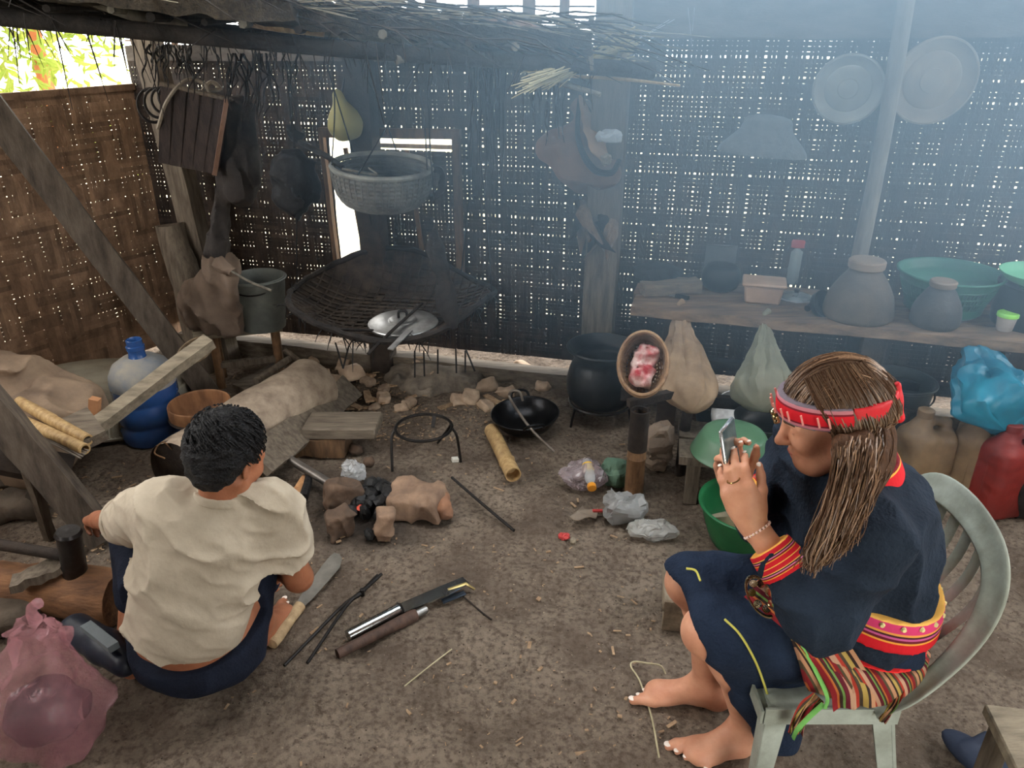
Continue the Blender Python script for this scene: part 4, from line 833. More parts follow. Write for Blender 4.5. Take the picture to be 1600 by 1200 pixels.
    hd = part('headband', g, stripes('headband_bands', [(0,(120,120,128)), (.08,(190,120,130)), (.20,(120,30,44)), (.28,(206,32,44)), (.72,(120,30,44)), (.80,(190,120,130)), (.93,(110,100,110))], 1.0), t, attr=s)
    part('plain_red_band', body(bandp, .004, hsplit(False), 1, .03), mat('red_satin', (214,34,44), (180,26,36), 12, .55, .15), hd)
    for k in range(13):                                             # pale stitched ticks of the woven front
        a = math.radians(-86+k*13.2+(k % 3)*2); p = q(-.021+.130*math.cos(a), .112*math.sin(a), .037+.026*math.cos(a)); part('tick', box(p, (.0035, .0025, .022), R), mat('pale_pink_stitch', (226,150,140), None), hd)
    kc = q(-.128, .01, .012); part('knot', body([ell(kc, (.014, .022, .022), R, .01), cap(kc, kc+R[:, 2]*.03-R[:, 0]*.012+R[:, 1]*.008, .012, .008), cap(kc, kc-R[:, 2]*.045-R[:, 0]*.006, .012, .012)], .004), MATS['red_satin'], hd)
    for k in range(3): part('silver_bead', lathe([(.001, -.008), (.006, -.005), (.008, 0), (.006, .005), (.001, .008)], q(.108-.001*k, -.028+.004*(k % 2), .030-.012*k), None, 10), SIL, hd)
    # jewellery
    br = elN+(wrN-elN)*.90; x, y, d = frame(wrN-elN); brc = part('bracelet', ring(br, .029, .0012, np.stack([x, y, d], 1)), SIL, t)
    for k in range(22): a = 2*math.pi*k/22; part('bead', lathe([(.001, -.0036), (.0034, 0), (.001, .0036)], br+x*.029*math.cos(a)+y*.029*math.sin(a), None, 6), mat('rose_bead', (226,190,180), None, rough=.25, bump=0), brc)
    part('earring', ring(q(-.004, .086, -.050), .009, .0012, np.stack([R[:, 0], R[:, 2], R[:, 1]], 1)), SIL, t)
    fc = wrN+dN*.112*.96-nrm((.35, .93, 0))*0; part('finger_ring', ring(wrN+dN*.100+nrm(np.cross(dN, (.35, .93, 0)))*-.0, .0125, .0018, np.stack(frame(dN), 1)), SIL, t)
    # the phone between the two hands
    pc = (wrN+dN*.150+wrF+dF*.150)/2+np.array((.022, .002, -.030)); pu = nrm((-.22, .12, .97)); pn = nrm((.80, -.52, .25)); px_ = nrm(np.cross(pu, pn)); pn = np.cross(px_, pu); Rp = np.stack([px_, pu, pn], 1)
    ph = thing('phone', 'silver edged mobile phone held up between two hands', 'phone', pc-pu*.075)
    part('casing', box(pc, (.074, .150, .0085), Rp), mat('silver_edge', (206,208,212), None, rough=.25, bump=0, metal=.8), ph, bevel=.003)
    part('screen', box(pc+pn*.0045, (.069, .143, .0012), Rp), mat('phone_screen', (120,140,142), (60,78,84), 12, .06, 0, spec=.8), ph)
    part('camera_block', box(pc-pn*.006+pu*.05+px_*.015, (.03, .036, .003), Rp), mat('black_glass', (14,14,16), None, rough=.1, bump=0), ph, bevel=.001)
woman()
def man():
    t = thing('person', 'squatting barefoot person seen from behind in a cream short sleeved shirt and dark shorts', 'person', (-.82, 1.56, 0))
    hc = np.array((-.672, 1.640, .790)); Fv = nrm((.38, .80, -.46)); Uv = nrm((.22, .40, .88)); hp, q, R = head_prims(hc, Fv, Uv, 1.04, False)
    shL, shR = np.array((-.875, 1.61, .625)), np.array((-.585, 1.655, .600)); hip = np.array((-.825, 1.535, .21)); nk = np.array((-.705, 1.60, .685))
    elR, wrR = np.array((-.545, 1.69, .325)), np.array((-.64, 1.80, .26)); elL, wrL = np.array((-1.12, 1.77, .475)), np.array((-1.27, 1.93, .37))
    kR, kL = np.array((-.70, 1.90, .44)), np.array((-1.08, 1.86, .42)); aR, aL = np.array((-.715, 1.74, .09)), np.array((-1.10, 1.64, .09))
    hipR, hipL = hip+np.array((.09, .02, .0)), hip+np.array((-.09, 0, .0)); nl = []
    dR = nrm((-.75, .35, -.55)); dL = nrm((-.6, .7, -.35))
    hR = hand(wrR, dR, (-.3, -.5, -.8), (-.3, .8, .2), 1.0, curl=(45, 55, 40)); hL = hand(wrL, dL, (-.2, .2, -.95), (.75, .6, 0), 1.0, curl=(50, 60, 45))
    pr = [ell(hip+np.array((0, .0, .03)), (.14, .12, .13), None, .05), cap(hip+np.array((.01, .01, .08)), nk+np.array((-.03, .03, -.15)), .110, .110, .06), cap(shL, shR, .055, .055, .05), cap(nk+np.array((0, 0, -.05)), hc-R[:, 2]*.05-R[:, 0]*.02, .058, .055, .03)]+hp
    pr += [cap(shL, elL, .050, .040, .03), cap(elL, wrL, .040, .027), cap(shR, elR, .050, .043, .03), cap(elR, wrR, .042, .028)]+hR+hL
    pr += [cap(hipR, kR, .085, .062), cap(hipL, kL, .085, .062), cap(kR, aR, .058, .038, .03), cap(kL, aL, .058, .038, .03)]+foot(aR, (.25, .97, 0), (-.97, .25, 0), 1.0, nl)+foot(aL, (-.35, .94, 0), (.94, .35, 0), 1.0, nl)
    part('body', body(pr, .005, None, 1), SKINM, t)
    for c, r, d, s in nl: part('toenail', nail_geo(c, r, d, s), NAIL, t)
    face_parts(t, q, R, 1.04, (150,90,78), (24,22,22))
    # shirt
    tor = [ell(hip+np.array((.0, -.015, .115)), (.168, .135, .15), None, .06), ell(hip+np.array((.045, .03, .27)), (.178, .140, .17), RE(0, 0, 8), .08), ell(nk+np.array((-.01, .0, -.10)), (.13, .095, .085), None, .06), cap(shL+np.array((.02, 0, -.005)), shR+np.array((-.015, 0, 0)), .078, .076, .06), cap(nk+np.array((0, 0, -.05)), nk+np.array((.005, .01, -.01)), .072, .064, .03)]
    slL = shL+(elL-shL)*.80; slR = shR+(elR-shR)*.68; dl, dr = nrm(elL-shL), nrm(elR-shR)
    arms = [cap(shL, slL+dl*.03, .080, .072, .06), cap(shR, slR+dr*.03, .078, .072, .06)]
    hc2, hn2 = hip+np.array((0, 0, .062)), nrm((-.22, .10, -1))
    def cut(D, X, Y, Z):
        D = np.maximum(D, (X-hc2[0])*hn2[0]+(Y-hc2[1])*hn2[1]+(Z-hc2[2])*hn2[2])
        for c, dv in ((slL, dl), (slR, dr)):
            pd = (X-c[0])*dv[0]+(Y-c[1])*dv[1]+(Z-c[2])*dv[2]; r2 = np.sqrt((X-c[0])**2+(Y-c[1])**2+(Z-c[2])**2); D = np.where(r2 < .14, np.maximum(D, pd), D)
        return D
    fold = Matrix.Rotation(math.radians(28), 3, 'Y')
    def wr(D, X, Y, Z):
        near = np.abs(D) < .03; X2, Y2, Z2 = np.broadcast_arrays(X, Y, Z); x, z = X2[near], Z2[near]; u = z+.55*x; n = np.zeros_like(D)
        a = vnoise(x*.4, Y2[near]*.5, u, 13, 31); b = vnoise(x*.55+5, Y2[near]*.6, u, 27, 33); n[near] = .019*((1-np.abs(a))**4-.14)+.006*(1-np.abs(b))**3; return cut(D-n, X, Y, Z)
    sh = part('shirt', body(tor+arms, .0055, wr, 2), SHIRT, t)
    for c, dv, a_ in ((slL, dl, arms), (slR, dr, arms)):
        cc = c-dv*.012; f = slab(cc, dv, .011, .003); part('sleeve_hem', body(a_, .0055, lambda D, X, Y, Z, f=f, cc=cc: np.maximum(f(D, X, Y, Z), np.sqrt((X-cc[0])**2+(Y-cc[1])**2+(Z-cc[2])**2)-.12), 1, .03), SHIRT, sh)
    f = slab(nk+np.array((.003, .006, -.005)), nrm((.15, .3, .9)), .014, .004); part('collar', body([cap(nk+np.array((0, 0, -.05)), nk+np.array((.005, .01, .02)), .072, .064, .03)], .005, f, 1, .03), SHIRT, sh)
    # shorts
    so = [ell(hip+np.array((0, .0, -.035)), (.172, .150, .105), None, .05), cap(hipR, kR-np.array((0, .02, .0)), .110, .085, .06), cap(hipL, kL-np.array((0, .02, 0)), .110, .085, .06), cap(kR-np.array((0, .02, .02)), kR+(aR-kR)*.62, .082, .060, .05), cap(kL-np.array((0, .02, .02)), kL+(aL-kL)*.62, .082, .060, .05)]
    wc = hip+np.array((0, -.1, .012)); wn = nrm((-.05, -.22, 1))
    part('shorts', body(so, .006, wrinkle(lambda D, X, Y, Z: np.maximum(np.maximum(D, np.where(Y < 1.62, (X-wc[0])*wn[0]+(Y-wc[1])*wn[1]+(Z-wc[2])*wn[2], -1)), -(Z-.028)), .006, 10, 14), 1), DSHORT, t)
    # short black hair, swept in a whorl
    hb = [ell(q(-.024, 0, .045), (.110, .092, .098), R, .02), ell(q(-.055, 0, .0), (.070, .085, .085), R, .04), ell(q(-.04, 0, -.05), (.045, .062, .035), R, .03)]
    def hcut(D, X, Y, Z):
        f = (X-hc[0])*R[0][0]+(Y-hc[1])*R[1][0]+(Z-hc[2])*R[2][0]; u = (X-hc[0])*R[0][2]+(Y-hc[1])*R[1][2]+(Z-hc[2])*R[2][2]
        lim = np.where(u > .05, .09, np.where(u > -.0, .012+u*1.2, -.022+.5*u)); return np.maximum(D, f-lim)
    ha = part('hair', body(hb, .005, wrinkle(hcut, .006, 38, 41, (1, 1, 1)), 1), HAIRD, t)
    r = np.random.RandomState(8); gs = []
    for i in range(420):
        a = r.uniform(0, 2*math.pi); u = r.uniform(-.35, .98); rr = math.sqrt(1-u*u); p = np.array((math.cos(a)*rr, math.sin(a)*rr, u)); sw = np.array((-p[1], p[0], 0))*.6+np.array((.2, 0, -.5))
        if p[0] > .55 and u < .5: continue
        p1 = nrm(p+sw*.22); p2 = nrm(p+sw*.42); S_ = np.array((.112, .094, .100)); gs.append(tube([q(*(S_*p*.985+(-.024, 0, .045))), q(*(S_*p1*1.02+(-.024, 0, .045))), q(*(S_*p2*1.0+(-.024, 0, .045)))], [.003, .0022, .001], 4, False))
    part('hair_tufts', join(*gs), HAIRD, ha)
    t.scale = (.92, .92, .92); t.location = (-.865, 1.625, 0)
man()
# ================================================================ TABLE-TOP AND RIGHT SIDE
TB = .62
def pot_lathe(nm, label, cat, c, prof, m, parts=(), R=None, n=36, mm=4, group=None, **k):
    t = thing(nm, label, cat, c, group); part('body', lath(prof, c, R, n, m=mm, **k), m, t, smooth='all')
    return t
c = G(1338, 494, TB); t = pot_lathe('clay_jar', 'large grey clay jar with a wide base and narrow capped neck on the table', 'jar', c, [(.13, .0), (.140, .02), (.128, .09), (.095, .155), (.066, .195), (.062, .215)], CLAY); part('stopper', lathe([(.062, .205), (.071, .212), (.072, .238), (.066, .244), (.001, .246)], c, None, 32), mat('tan_clay', (150,132,116), (120,106,94), 6, .8), t)
c = G(1458, 507, TB); t = pot_lathe('clay_jar', 'smaller dark clay jar with a tan stopper before the green colander', 'jar', c, [(.082, .0), (.094, .02), (.088, .08), (.060, .135), (.047, .155), (.046, .17)], mat('dark_clay', (82,78,76), (58,56,56), 6, .7, .3)); part('stopper', lathe([(.045, .16), (.050, .165), (.051, .182), (.046, .187), (.001, .188)], c, None, 28), MATS['tan_clay'], t)
# colander with real holes: lattice of ribs and rings
c = G(1470, 486, TB); t = thing('colander', 'big green plastic colander basket standing on the table behind the small clay jar', 'colander', c)
GR3 = mat('sea_green_plastic', (70,134,112), (48,104,88), 4, .45, .05, spec=.5, trans=.15)
part('basin', lath([(.12, .0), (.13, .004), (.150, .05), (.152, .05), (.135, .006), (.001, .005)], c, None, 44, m=3), GR3, t, smooth='all')
rb = [(.150, .05), (.162, .08), (.172, .105), (.182, .135)]
part('rib_lattice', join(*[ring(c+UP*z, r, .0035, None, 44, 5) for r, z in rb], *[tube([c+np.array((r*math.cos(a), r*math.sin(a), z)) for r, z in rb], .0038, 4) for a in np.linspace(0, 2*math.pi, 72, False)]), GR3, t)
part('rim', lath([(.182, .132), (.196, .165), (.206, .17), (.204, .178), (.192, .172), (.178, .134)], c, None, 44, m=3), GR3, t, smooth='all')
c = G(1607, 506, TB); t = thing('cooking_pot', 'black cooking pot standing at the far right end of the table', 'pot', c); part('body', lath([(.12, 0), (.142, .01), (.146, .16), (.15, .165), (.142, .165), (.136, .012), (.001, .01)], c, None, 36, m=3), POT, t, smooth='all'); bowl('light green plastic bowl resting on the black pot', c+UP*.158, .155, .055, None, mat('mint_plastic', (120,190,150), (96,166,128), 5, .4, .05))
c = G(1568, 516, TB); t = thing('small_jar', 'small clear tapered jar with a bright green lid at the table edge', 'jar', c)
part('cup', lathe([(.026, 0), (.029, .003), (.036, .06), (.033, .06), (.026, .006), (.001, .005)], c, None, 24), mat('cloudy_plastic', (214,206,200), (190,182,178), 6, .3, .02, trans=.3), t); part('lid', lathe([(.037, .058), (.0395, .06), (.0395, .072), (.036, .076), (.001, .076)], c, None, 24), mat('lime_lid', (150,220,90), None, rough=.4, bump=0), t)
c = G(1236, 440, TB); t = thing('tall_jar', 'tall clear jar with a dull red screw lid at the back of the table', 'jar', c)
GL = mat('dusty_glass', (170,180,180), (140,150,152), 8, .15, .02, spec=.7, alpha=.55)
part('jar', lathe([(.042, 0), (.046, .006), (.046, .15), (.040, .168), (.040, .175), (.037, .175), (.037, .166), (.043, .148), (.043, .01), (.001, .008)], c, None, 28), GL, t); part('lid', lathe([(.042, .172), (.048, .174), (.048, .205), (.044, .21), (.001, .21)], c, None, 28), mat('red_lid', (176,70,72), None, rough=.5, bump=0), t); part('contents', lathe([(.001, .01), (.041, .01), (.041, .06), (.02, .07), (.001, .075)], c, None, 20), mat('grey_seed', (120,110,100), (90,84,78), 60, .9, .5), t)
c = G(1243, 466, TB); t = thing('glass_lid', 'clear glass pan lid with a metal rim lying on the table', 'lid', c); part('glass', lath([(.072, .004), (.055, .018), (.001, .028)], c, None, 32, m=3), GL, t); part('rim', ring(c+UP*.005, .074, .004, None, 36, 6), ALU, t); part('knob', lathe([(.008, .026), (.014, .04), (.001, .044)], c, None, 14), SOOT, t)
# plastic food box
p0 = G(1190, 470, TB); t = thing('food_box', 'worn tan plastic box with a lid standing on the table left of the jars', 'box', p0); Rt = np.stack([TD, TNn, UP], 1)
PB = mat('stained_plastic', (190,160,136), (150,120,100), 7, .5, .1)
V, Fs = box((0, 0, .04), (.165, .12, .08)); V = V*np.where(V[:, 2:3] < .01, .88, 1.0); part('box', (V @ Rt.T+p0, Fs), PB, t, bevel=.008); part('lid', box(p0+UP*.088, (.185, .14, .014), Rt), PB, t, bevel=.005)
c = G(1122, 428, TB); pot_lathe('storage_tin', 'tall smoke darkened tin at the back left of the table', 'tin', c, [(.10, 0), (.105, .005), (.105, .15), (.098, .165), (.001, .167)], mat('dull_tin', (96,98,96), (66,68,70), 6, .6, .2), n=32)
c = G(1124, 452, TB); pot_lathe('round_pot', 'squat round black pot in front of the tall tin', 'pot', c, [(.05, 0), (.078, .02), (.088, .065), (.075, .105), (.05, .118), (.001, .122)], POT)
a, b = G(1004, 452, TB+.03), G(1092, 446, TB+.03); solo('wooden_block', 'pale thick billet of wood lying at the left end of the table', 'billet', jit(plank(a, b, .075, .05, UP, 8, .003), .006, 14, 3), WOODX, (a+b)/2-UP*.03)
t = thing('knife', 'dark handled knife lying at the front left of the table', 'knife', G(1040, 463, TB)); part('blade', plank(G(1056, 462, TB+.008), G(1018, 455, TB+.008), .03, .003, UP, 3, 0, .5), ALU, t); part('handle', tube([G(1056, 462, TB+.011), G(1076, 466, TB+.011)], .010, 8), SOOT, t)
a = G(1030, 440, TB); solo('dark_bundle', 'low dark cloth bundle at the back left corner of the table', 'bundle', body([ell(a+np.array((.0, .04, .035)), (.12, .07, .045))], .012, wrinkle(None, .012, 18, 5)), SOOTY, a)
c = G(1300, 436, TB); pot_lathe('round_pot', 'dark blue black pot behind the large clay jar', 'pot', c, [(.07, 0), (.10, .02), (.108, .08), (.095, .12), (.001, .125)], mat('blue_black_enamel', (46,56,72), (32,38,50), 6, .4, .1))
c = G(1275, 488, TB); t = thing('small_pan', 'small black pan lying on its side next to the large clay jar', 'pan', c); part('bowl', lath([(.001, 0), (.05, .006), (.058, .035), (.054, .035), (.001, .01)], c+UP*.03, RE(60, 0, 30), 26, m=3), POT, t, smooth='all'); part('handle', tube([c+np.array((-.03, -.02, .04)), c+np.array((-.06, -.05, .035))], .014, 10), POT, t)
c = G(1428, 424, TB); solo('net_bag', 'purplish round net bag of produce behind the green colander', 'bag', jit(lath([(.05, 0), (.09, .02), (.105, .08), (.095, .13), (.04, .155), (.001, .15)], c, None, 30, m=4), .008, 20, 7), mat('net_purple', (120,98,100), (84,72,78), 90, .9, .7, 120), c)
# trays and hat on the wall
def wall_tray(label, px, py, r, m, tilt=(0, 0), off=.05):
    c = Wp(px, py, off); R = np.stack([BD, UP, BN], 1) @ RE(tilt[0], tilt[1], 0); t = thing('round_tray', label, 'tray', c)
    part('disc', lath([(.001, -.012), (r*.7, -.012), (r*.93, -.002), (r, .012), (r*.985, .018), (r*.9, .006), (r*.68, -.004), (r*.64, .0), (r*.3, -.003), (r*.28, .001), (.001, .0)], c, R, 44, m=2), m, t); part('rim', ring(c+R @ np.array((0, 0, .014)), r*.99, .006, R, 44, 6), m, t); part('hanging_cord', tube(cr([c+R @ np.array((-.02, r, .012)), c+R @ np.array((0, r+.05, -.02)), c+R @ np.array((.02, r, .012))], 4), .002, 5), SOOT, t)
wall_tray('smaller pale metal tray hung on the wall left of the bamboo pole', 1325, 139, .135, mat('tray_metal', (176,172,160), (146,142,132), 8, .5, .15, metal=.4), (6, -6))
wall_tray('larger tan round tray hung on the wall right of the bamboo pole', 1457, 126, .165, mat('tray_tan', (156,142,124), (128,116,104), 8, .7, .2), (8, 10))
c = Wp(1190, 240, .06); solo('hanging_hat', 'dim flat woven hat hanging on the back wall left of the round trays', 'hat', lath([(.19, -.0), (.175, .03), (.11, .10), (.09, .15), (.001, .165)], c, np.stack([BD, BN, UP], 1) @ RE(-6, 4, 0), 36, sy=.35, m=3), mat('hat_weave', (120,122,120), (90,92,94), 30, .8, .4), c)
# sheer bags hung from the table edge
def gathered_bag(nm, label, cat, top, bot, rx, ry, m, seed, fold=9, lump=.02, fill=None, kn=.02, group=None, mouth=.25):
    top = np.asarray(top, float); bot = np.asarray(bot, float); H_ = np.linalg.norm(top-bot); d = nrm(top-bot); x, y, _ = frame(d, (0, -1, .1)); t = thing(nm, label, cat, bot, group); n, M_ = 56, 30; V = []; r = np.random.RandomState(seed); ph = r.uniform(0, 6.28, 6)
    for i in range(M_+1):
        v = i/M_; w_ = (math.sin(math.pi*min(v/.20, 1)*.5)**.6 if v < .20 else 1.0)*(1-max(v-.24, 0)/.76*(1-mouth*.12))**.9; w_ = max(w_, .05)
        for k in range(n):
            a = 2*math.pi*k/n; pl = 1+.17*math.sin(fold*a+ph[0]+2*v)*(.2+v)+.10*math.sin((fold*2+1)*a+ph[1]-3*v)*(.15+v)+.07*math.sin(2*a+ph[2]+4*v)
            V.append(bot+d*H_*v+x*math.cos(a)*rx*w_*pl+y*math.sin(a)*ry*w_*pl)
    g = (np.array(V), [(i*n+k, i*n+(k+1) % n, (i+1)*n+(k+1) % n, (i+1)*n+k) for i in range(M_) for k in range(n)]+[tuple(range(n-1, -1, -1))]); g = jit(g, lump, 9, seed, 3)
    part('bag', g, m, t); part('tied_top', tube(cr([top-d*.02, top+d*.02+x*.01, top+d*.05-x*.01], 4), [.016, .010, .014], 8), m, t)
    if fill: part('contents', body([ell(bot+d*H_*fill[0], (rx*.75, ry*.75, H_*fill[1]))], .014, wrinkle(None, .015, 16, seed+3)), fill[2], t)
    return t
BROWNB = mat('brown_cloth_bag', (190,162,132), (140,116,94), 6, .75, .4, 30, trans=.25)
gathered_bag('hanging_bag', 'brown cloth bag hanging from the left end of the table edge', 'bag', G(1064, 484, .60), P(1074, 640, 3.06), .115, .085, BROWNB, 4, 7, .014)
gathered_bag('hanging_bag', 'pale translucent plastic bag with dark contents hanging from the table edge', 'bag', G(1197, 500, .60), P(1190, 642, 3.02), .118, .09, mat('milky_plastic', (190,190,168), (156,156,138), 5, .4, .2, 25, trans=.5, alpha=.82), 9, 8, .012, (.22, .16, mat('dark_food', (110,92,78), (70,58,50), 12, .9)))
gathered_bag('hanging_bag', 'bright blue plastic bag hanging from the far right of the table edge', 'bag', G(1518, 534, .58), P(1572, 668, 2.82), .16, .11, mat('blue_plastic', (40,150,178), (26,110,140), 4, .35, .2, 25, spec=.5, trans=.3), 14, 6, .028)
c = G(1590, 800, 0); solo('dark_sack', 'dark full sack standing under the blue bag at the right edge', 'sack', body([ell(c+UP*.17, (.10, .10, .2), None, .04)], .014, wrinkle(None, .014, 12, 2)), SOOTY, c)
# jerry cans
def can(label, c, rz, m, sc=1.0):
    t = thing('jerry_can', label, 'jerry can', c, None); R = RZ(math.radians(rz)); q = lambda x, y, z: c+R @ (np.array((x, y, z))*sc)
    g = body([bx(q(0, 0, .135), np.array((.088, .062, .135))*sc, R, .03*sc), cap(q(-.05, 0, .26), q(-.03, 0, .315), .045*sc, .028*sc, .05), cap(q(.06, 0, .25), q(.055, 0, .30), .026*sc, .017*sc, .03), cap(q(.055, 0, .30), q(-.02, 0, .318), .016*sc, .018*sc, .015)], .007, wrinkle(None, .003, 22, 3), 1)
    part('body', g, m, t); part('cap', lathe([(.026*sc, 0), (.027*sc, .006), (.027*sc, .028), (.022*sc, .032), (.001, .032)], q(-.032, 0, .328), None, 20), m, t)
    part('seam', tube([q(-.088, 0, .03), q(-.089, 0, .23)], .003, 5), m, t)
TANP = mat('grimy_tan_plastic', (136,112,84), (98,80,62), 6, .55, .2, trans=.1); REDP = mat('dusty_red_plastic', (132,40,34), (90,34,30), 5, .55, .2)
can('tan plastic jerry can directly behind the head of the seated person', G(1425, 775, 0), 10, TANP, 1.12); can('tan jerry can with squared shoulders between the other two jerry cans', G(1498, 772, 0), 55, TANP, 1.12); can('dusty red jerry can beside the dark sack', G(1552, 800, 0), 15, REDP, 1.12)
# bucket
c = G(1385, 680, 0); t = thing('bucket', 'large dark plastic bucket standing under the table behind the seated person', 'bucket', c); BK = mat('dark_grey_plastic', (74,76,74), (52,54,54), 5, .45, .1, spec=.4)
part('body', lath([(.115, 0), (.122, .004), (.132, .12), (.138, .122), (.138, .13), (.134, .134), (.145, .26), (.152, .275), (.158, .28), (.157, .288), (.147, .284), (.138, .26), (.118, .012), (.001, .01)], c, None, 40, m=2), BK, t); part('handle', tube(cr([c+np.array((-.155, 0, .275)), c+np.array((-.10, -.125, .235)), c+np.array((0, -.165, .215)), c+np.array((.10, -.125, .235)), c+np.array((.155, 0, .275))], 5), .004, 6), IRON, t)
# dark pots under the table
for lab, px, py, r, hh in (('wide black pan on the low bench below the milky plastic bag', 1195, 678, .13, .07), ('dull dark pot at the back of the bench next to the upturned basin', 1112, 660, .09, .10)):
    c = G(px, py, .22) if r > .1 else G(px, py, .0); pot_lathe('dark_pan', lab, 'pan', c, [(r*.6, 0), (r*.8, .005), (r, hh), (r*.97, hh), (r*.75, .012), (.001, .01)], POT, n=34, mm=3)
c = G(1148, 650, .12); solo('steel_plate', 'grey tin plate leaning under the table by the brown bag', 'plate', lath([(.001, -.004), (.09, -.002), (.115, .012), (.113, .016), (.088, .003), (.001, .0)], c, RE(55, -20, 20), 36, m=2), ALU, c-UP*.1)
# stakes with basket
a = G(990, 768, 0); t = thing('bamboo_stake', 'thick upright bamboo stake with a dark top under the small basket', 'stake', a); part('stem', lathe([(.036, 0), (.038, .0), (.037, .16), (.040, .165), (.037, .17), (.036, .36), (.030, .36), (.030, .30), (.001, .295)], a, None, 22), BAMBD, t); part('charred_top', lathe([(.0385, .20), (.0375, .375), (.030, .375), (.030, .34)], a, None, 22), WOODD, t)
a = G(1062, 742, 0); solo('wooden_stake', 'thin dark stake standing beside the bamboo stake', 'stake', tube([a, a+UP*.2, a+UP*.42+np.array((.01, .01, 0))], .022, 10), WOODD, a)
solo('cross_rail', 'dark rail laid across the two stakes', 'rail', plank(G(990, 768)+np.array((-.04, .045, .38)), G(1062, 742)+np.array((.06, .03, .40)), .03, .03), WOODD, G(1020, 755, .38))
c = P(1004, 572, 2.86); Rk = np.stack(frame((-.12, -.80, .58), (0, 0, 1)), 1); t = thing('small_basket', 'small oval woven basket tipped forward and holding a red and white packet', 'basket', c-UP*.12)
part('shell', join(*[ring(c+Rk @ np.array((0, 0, z)), r, .006, Rk, 32, 5, sx=.82, sy=1.08) for z, r in ((.05, .108), (.035, .112), (.02, .110), (.005, .106), (-.01, .102), (-.025, .096), (-.04, .088), (-.055, .078), (-.068, .062), (-.076, .045), (-.08, .025), (-.081, .008))], *[tube([c+Rk @ np.array((.82*r*math.cos(a), 1.08*r*math.sin(a), z)) for z, r in ((.055, .108), (.02, .113), (-.03, .095), (-.065, .066), (-.082, .01))], .004, 4) for a in np.linspace(0, 2*math.pi, 34, False)]), mat('basket_cane', (176,142,108), (120,92,70), 20, .7, .3), t)
part('rim', ring(c+Rk @ np.array((0, 0, .055)), .110, .006, Rk, 36, 6, sx=.82, sy=1.08), MATS['basket_cane'], t)
pk = mat('red_white_wrapper', (214,190,180), (176,50,58), 13, .3, .2, 30, spec=.6, contrast=.3); solo('food_packet', 'crumpled red and white food packet lying in the small basket', 'packet', body([bx(c+Rk @ np.array((.005, .0, .0)), (.045, .078, .022), Rk @ RE(0, 0, -15), .015)], .007, wrinkle(None, .012, 30, 4)), pk, c)
# crumpled plastic on the floor by the stakes
def crumple(nm, label, cat, c, r, m, seed, amp=.5, R=None, flat=.7):
    c = np.asarray(c, float); n, M_ = 26, 16; V = []
    for i in range(M_+1):
        th = math.pi*i/M_
        for k in range(n): a = 2*math.pi*k/n; V.append((math.sin(th)*math.cos(a)*r[0], math.sin(th)*math.sin(a)*r[1], -math.cos(th)*r[2]))
    V = np.array(V); V = V @ R.T if R is not None else V
    f = [(i*n+k, i*n+(k+1) % n, (i+1)*n+(k+1) % n, (i+1)*n+k) for i in range(M_) for k in range(n)]; s = .9/min(r); rs_ = np.random.RandomState(seed)
    nz_ = np.abs(vnoise(V[:, 0]+seed, V[:, 1], V[:, 2], s*.8, seed)); n2 = np.abs(vnoise(V[:, 0]+seed, V[:, 1], V[:, 2], s*1.9, seed+5)); V = V*(1.12-amp*nz_-amp*.5*n2)[:, None]; V = jit((V, f), min(r)*.22, s*1.5, seed)[0]+c
    V[:, 2] = np.maximum(V[:, 2], c[2]-r[2]*flat); return solo(nm, label, cat, (V, f), m, c-np.array((0, 0, r[2]*flat)), smooth=False)
CLR = mat('clear_plastic', (220,222,224), (180,184,188), 8, .12, .15, 30, spec=.9, alpha=.42); GRYP = mat('grey_plastic_film', (178,178,176), (140,140,140), 6, .3, .2, 25, spec=.6, alpha=.85, trans=.3)
crumple('plastic_wrapper', 'clear plastic wrapper crumpled around a bottle on the floor', 'wrapper', G(913, 742, .05), (.10, .08, .06), mat('clear_purple_film', (190,176,180), (130,112,118), 8, .12, .2, 30, spec=.9, alpha=.55), 3)
a, b = G(917, 722, .10), G(926, 768, .06); d = nrm(b-a); L_ = .145; t = thing('oil_bottle', 'clear plastic bottle of yellow oil with an orange cap lying on the wrapper', 'bottle', (a+b)/2-UP*.06); Rr = np.stack(frame(d), 1)
part('bottle', lath([(.02, 0), (.024, .01), (.024, .09), (.012, .12), (.012, .128)], a, Rr, 22, m=3), CLR, t); part('oil', lathe([(.0225, .015), (.0245, .02), (.0245, .055), (.0225, .06)], a, Rr, 22), mat('yellow_oil', (226,180,50), None, rough=.2, bump=0), t, label='yellow band'); part('cap', lathe([(.016, .125), (.018, .128), (.018, .146), (.001, .148)], a, Rr, 18), mat('orange_cap', (226,150,50), None, rough=.4, bump=0), t)
crumple('green_cloth', 'crumpled dull green cloth at the foot of the bamboo stake', 'cloth', G(962, 738, .045), (.065, .06, .06), mat('green_cloth', (112,140,120), (76,104,86), 9, .9, .3), 7, .3)
crumple('plastic_bag', 'crumpled grey plastic bag with a handle hole lying on the floor', 'bag', G(972, 790, .055), (.105, .075, .065), GRYP, 11, .45); crumple('plastic_wrapper', 'clear crumpled plastic sheet lying nearest the wooden stool', 'wrapper', G(1022, 828, .025), (.10, .055, .035), mat('cloudy_film', (190,188,182), (150,148,144), 6, .25, .2, 25, spec=.7, alpha=.6), 17, .45)
c = G(902, 798, .02); t = thing('palm_fan', 'grey half round hand fan with a red handle lying on the floor', 'fan', c-UP*.02)
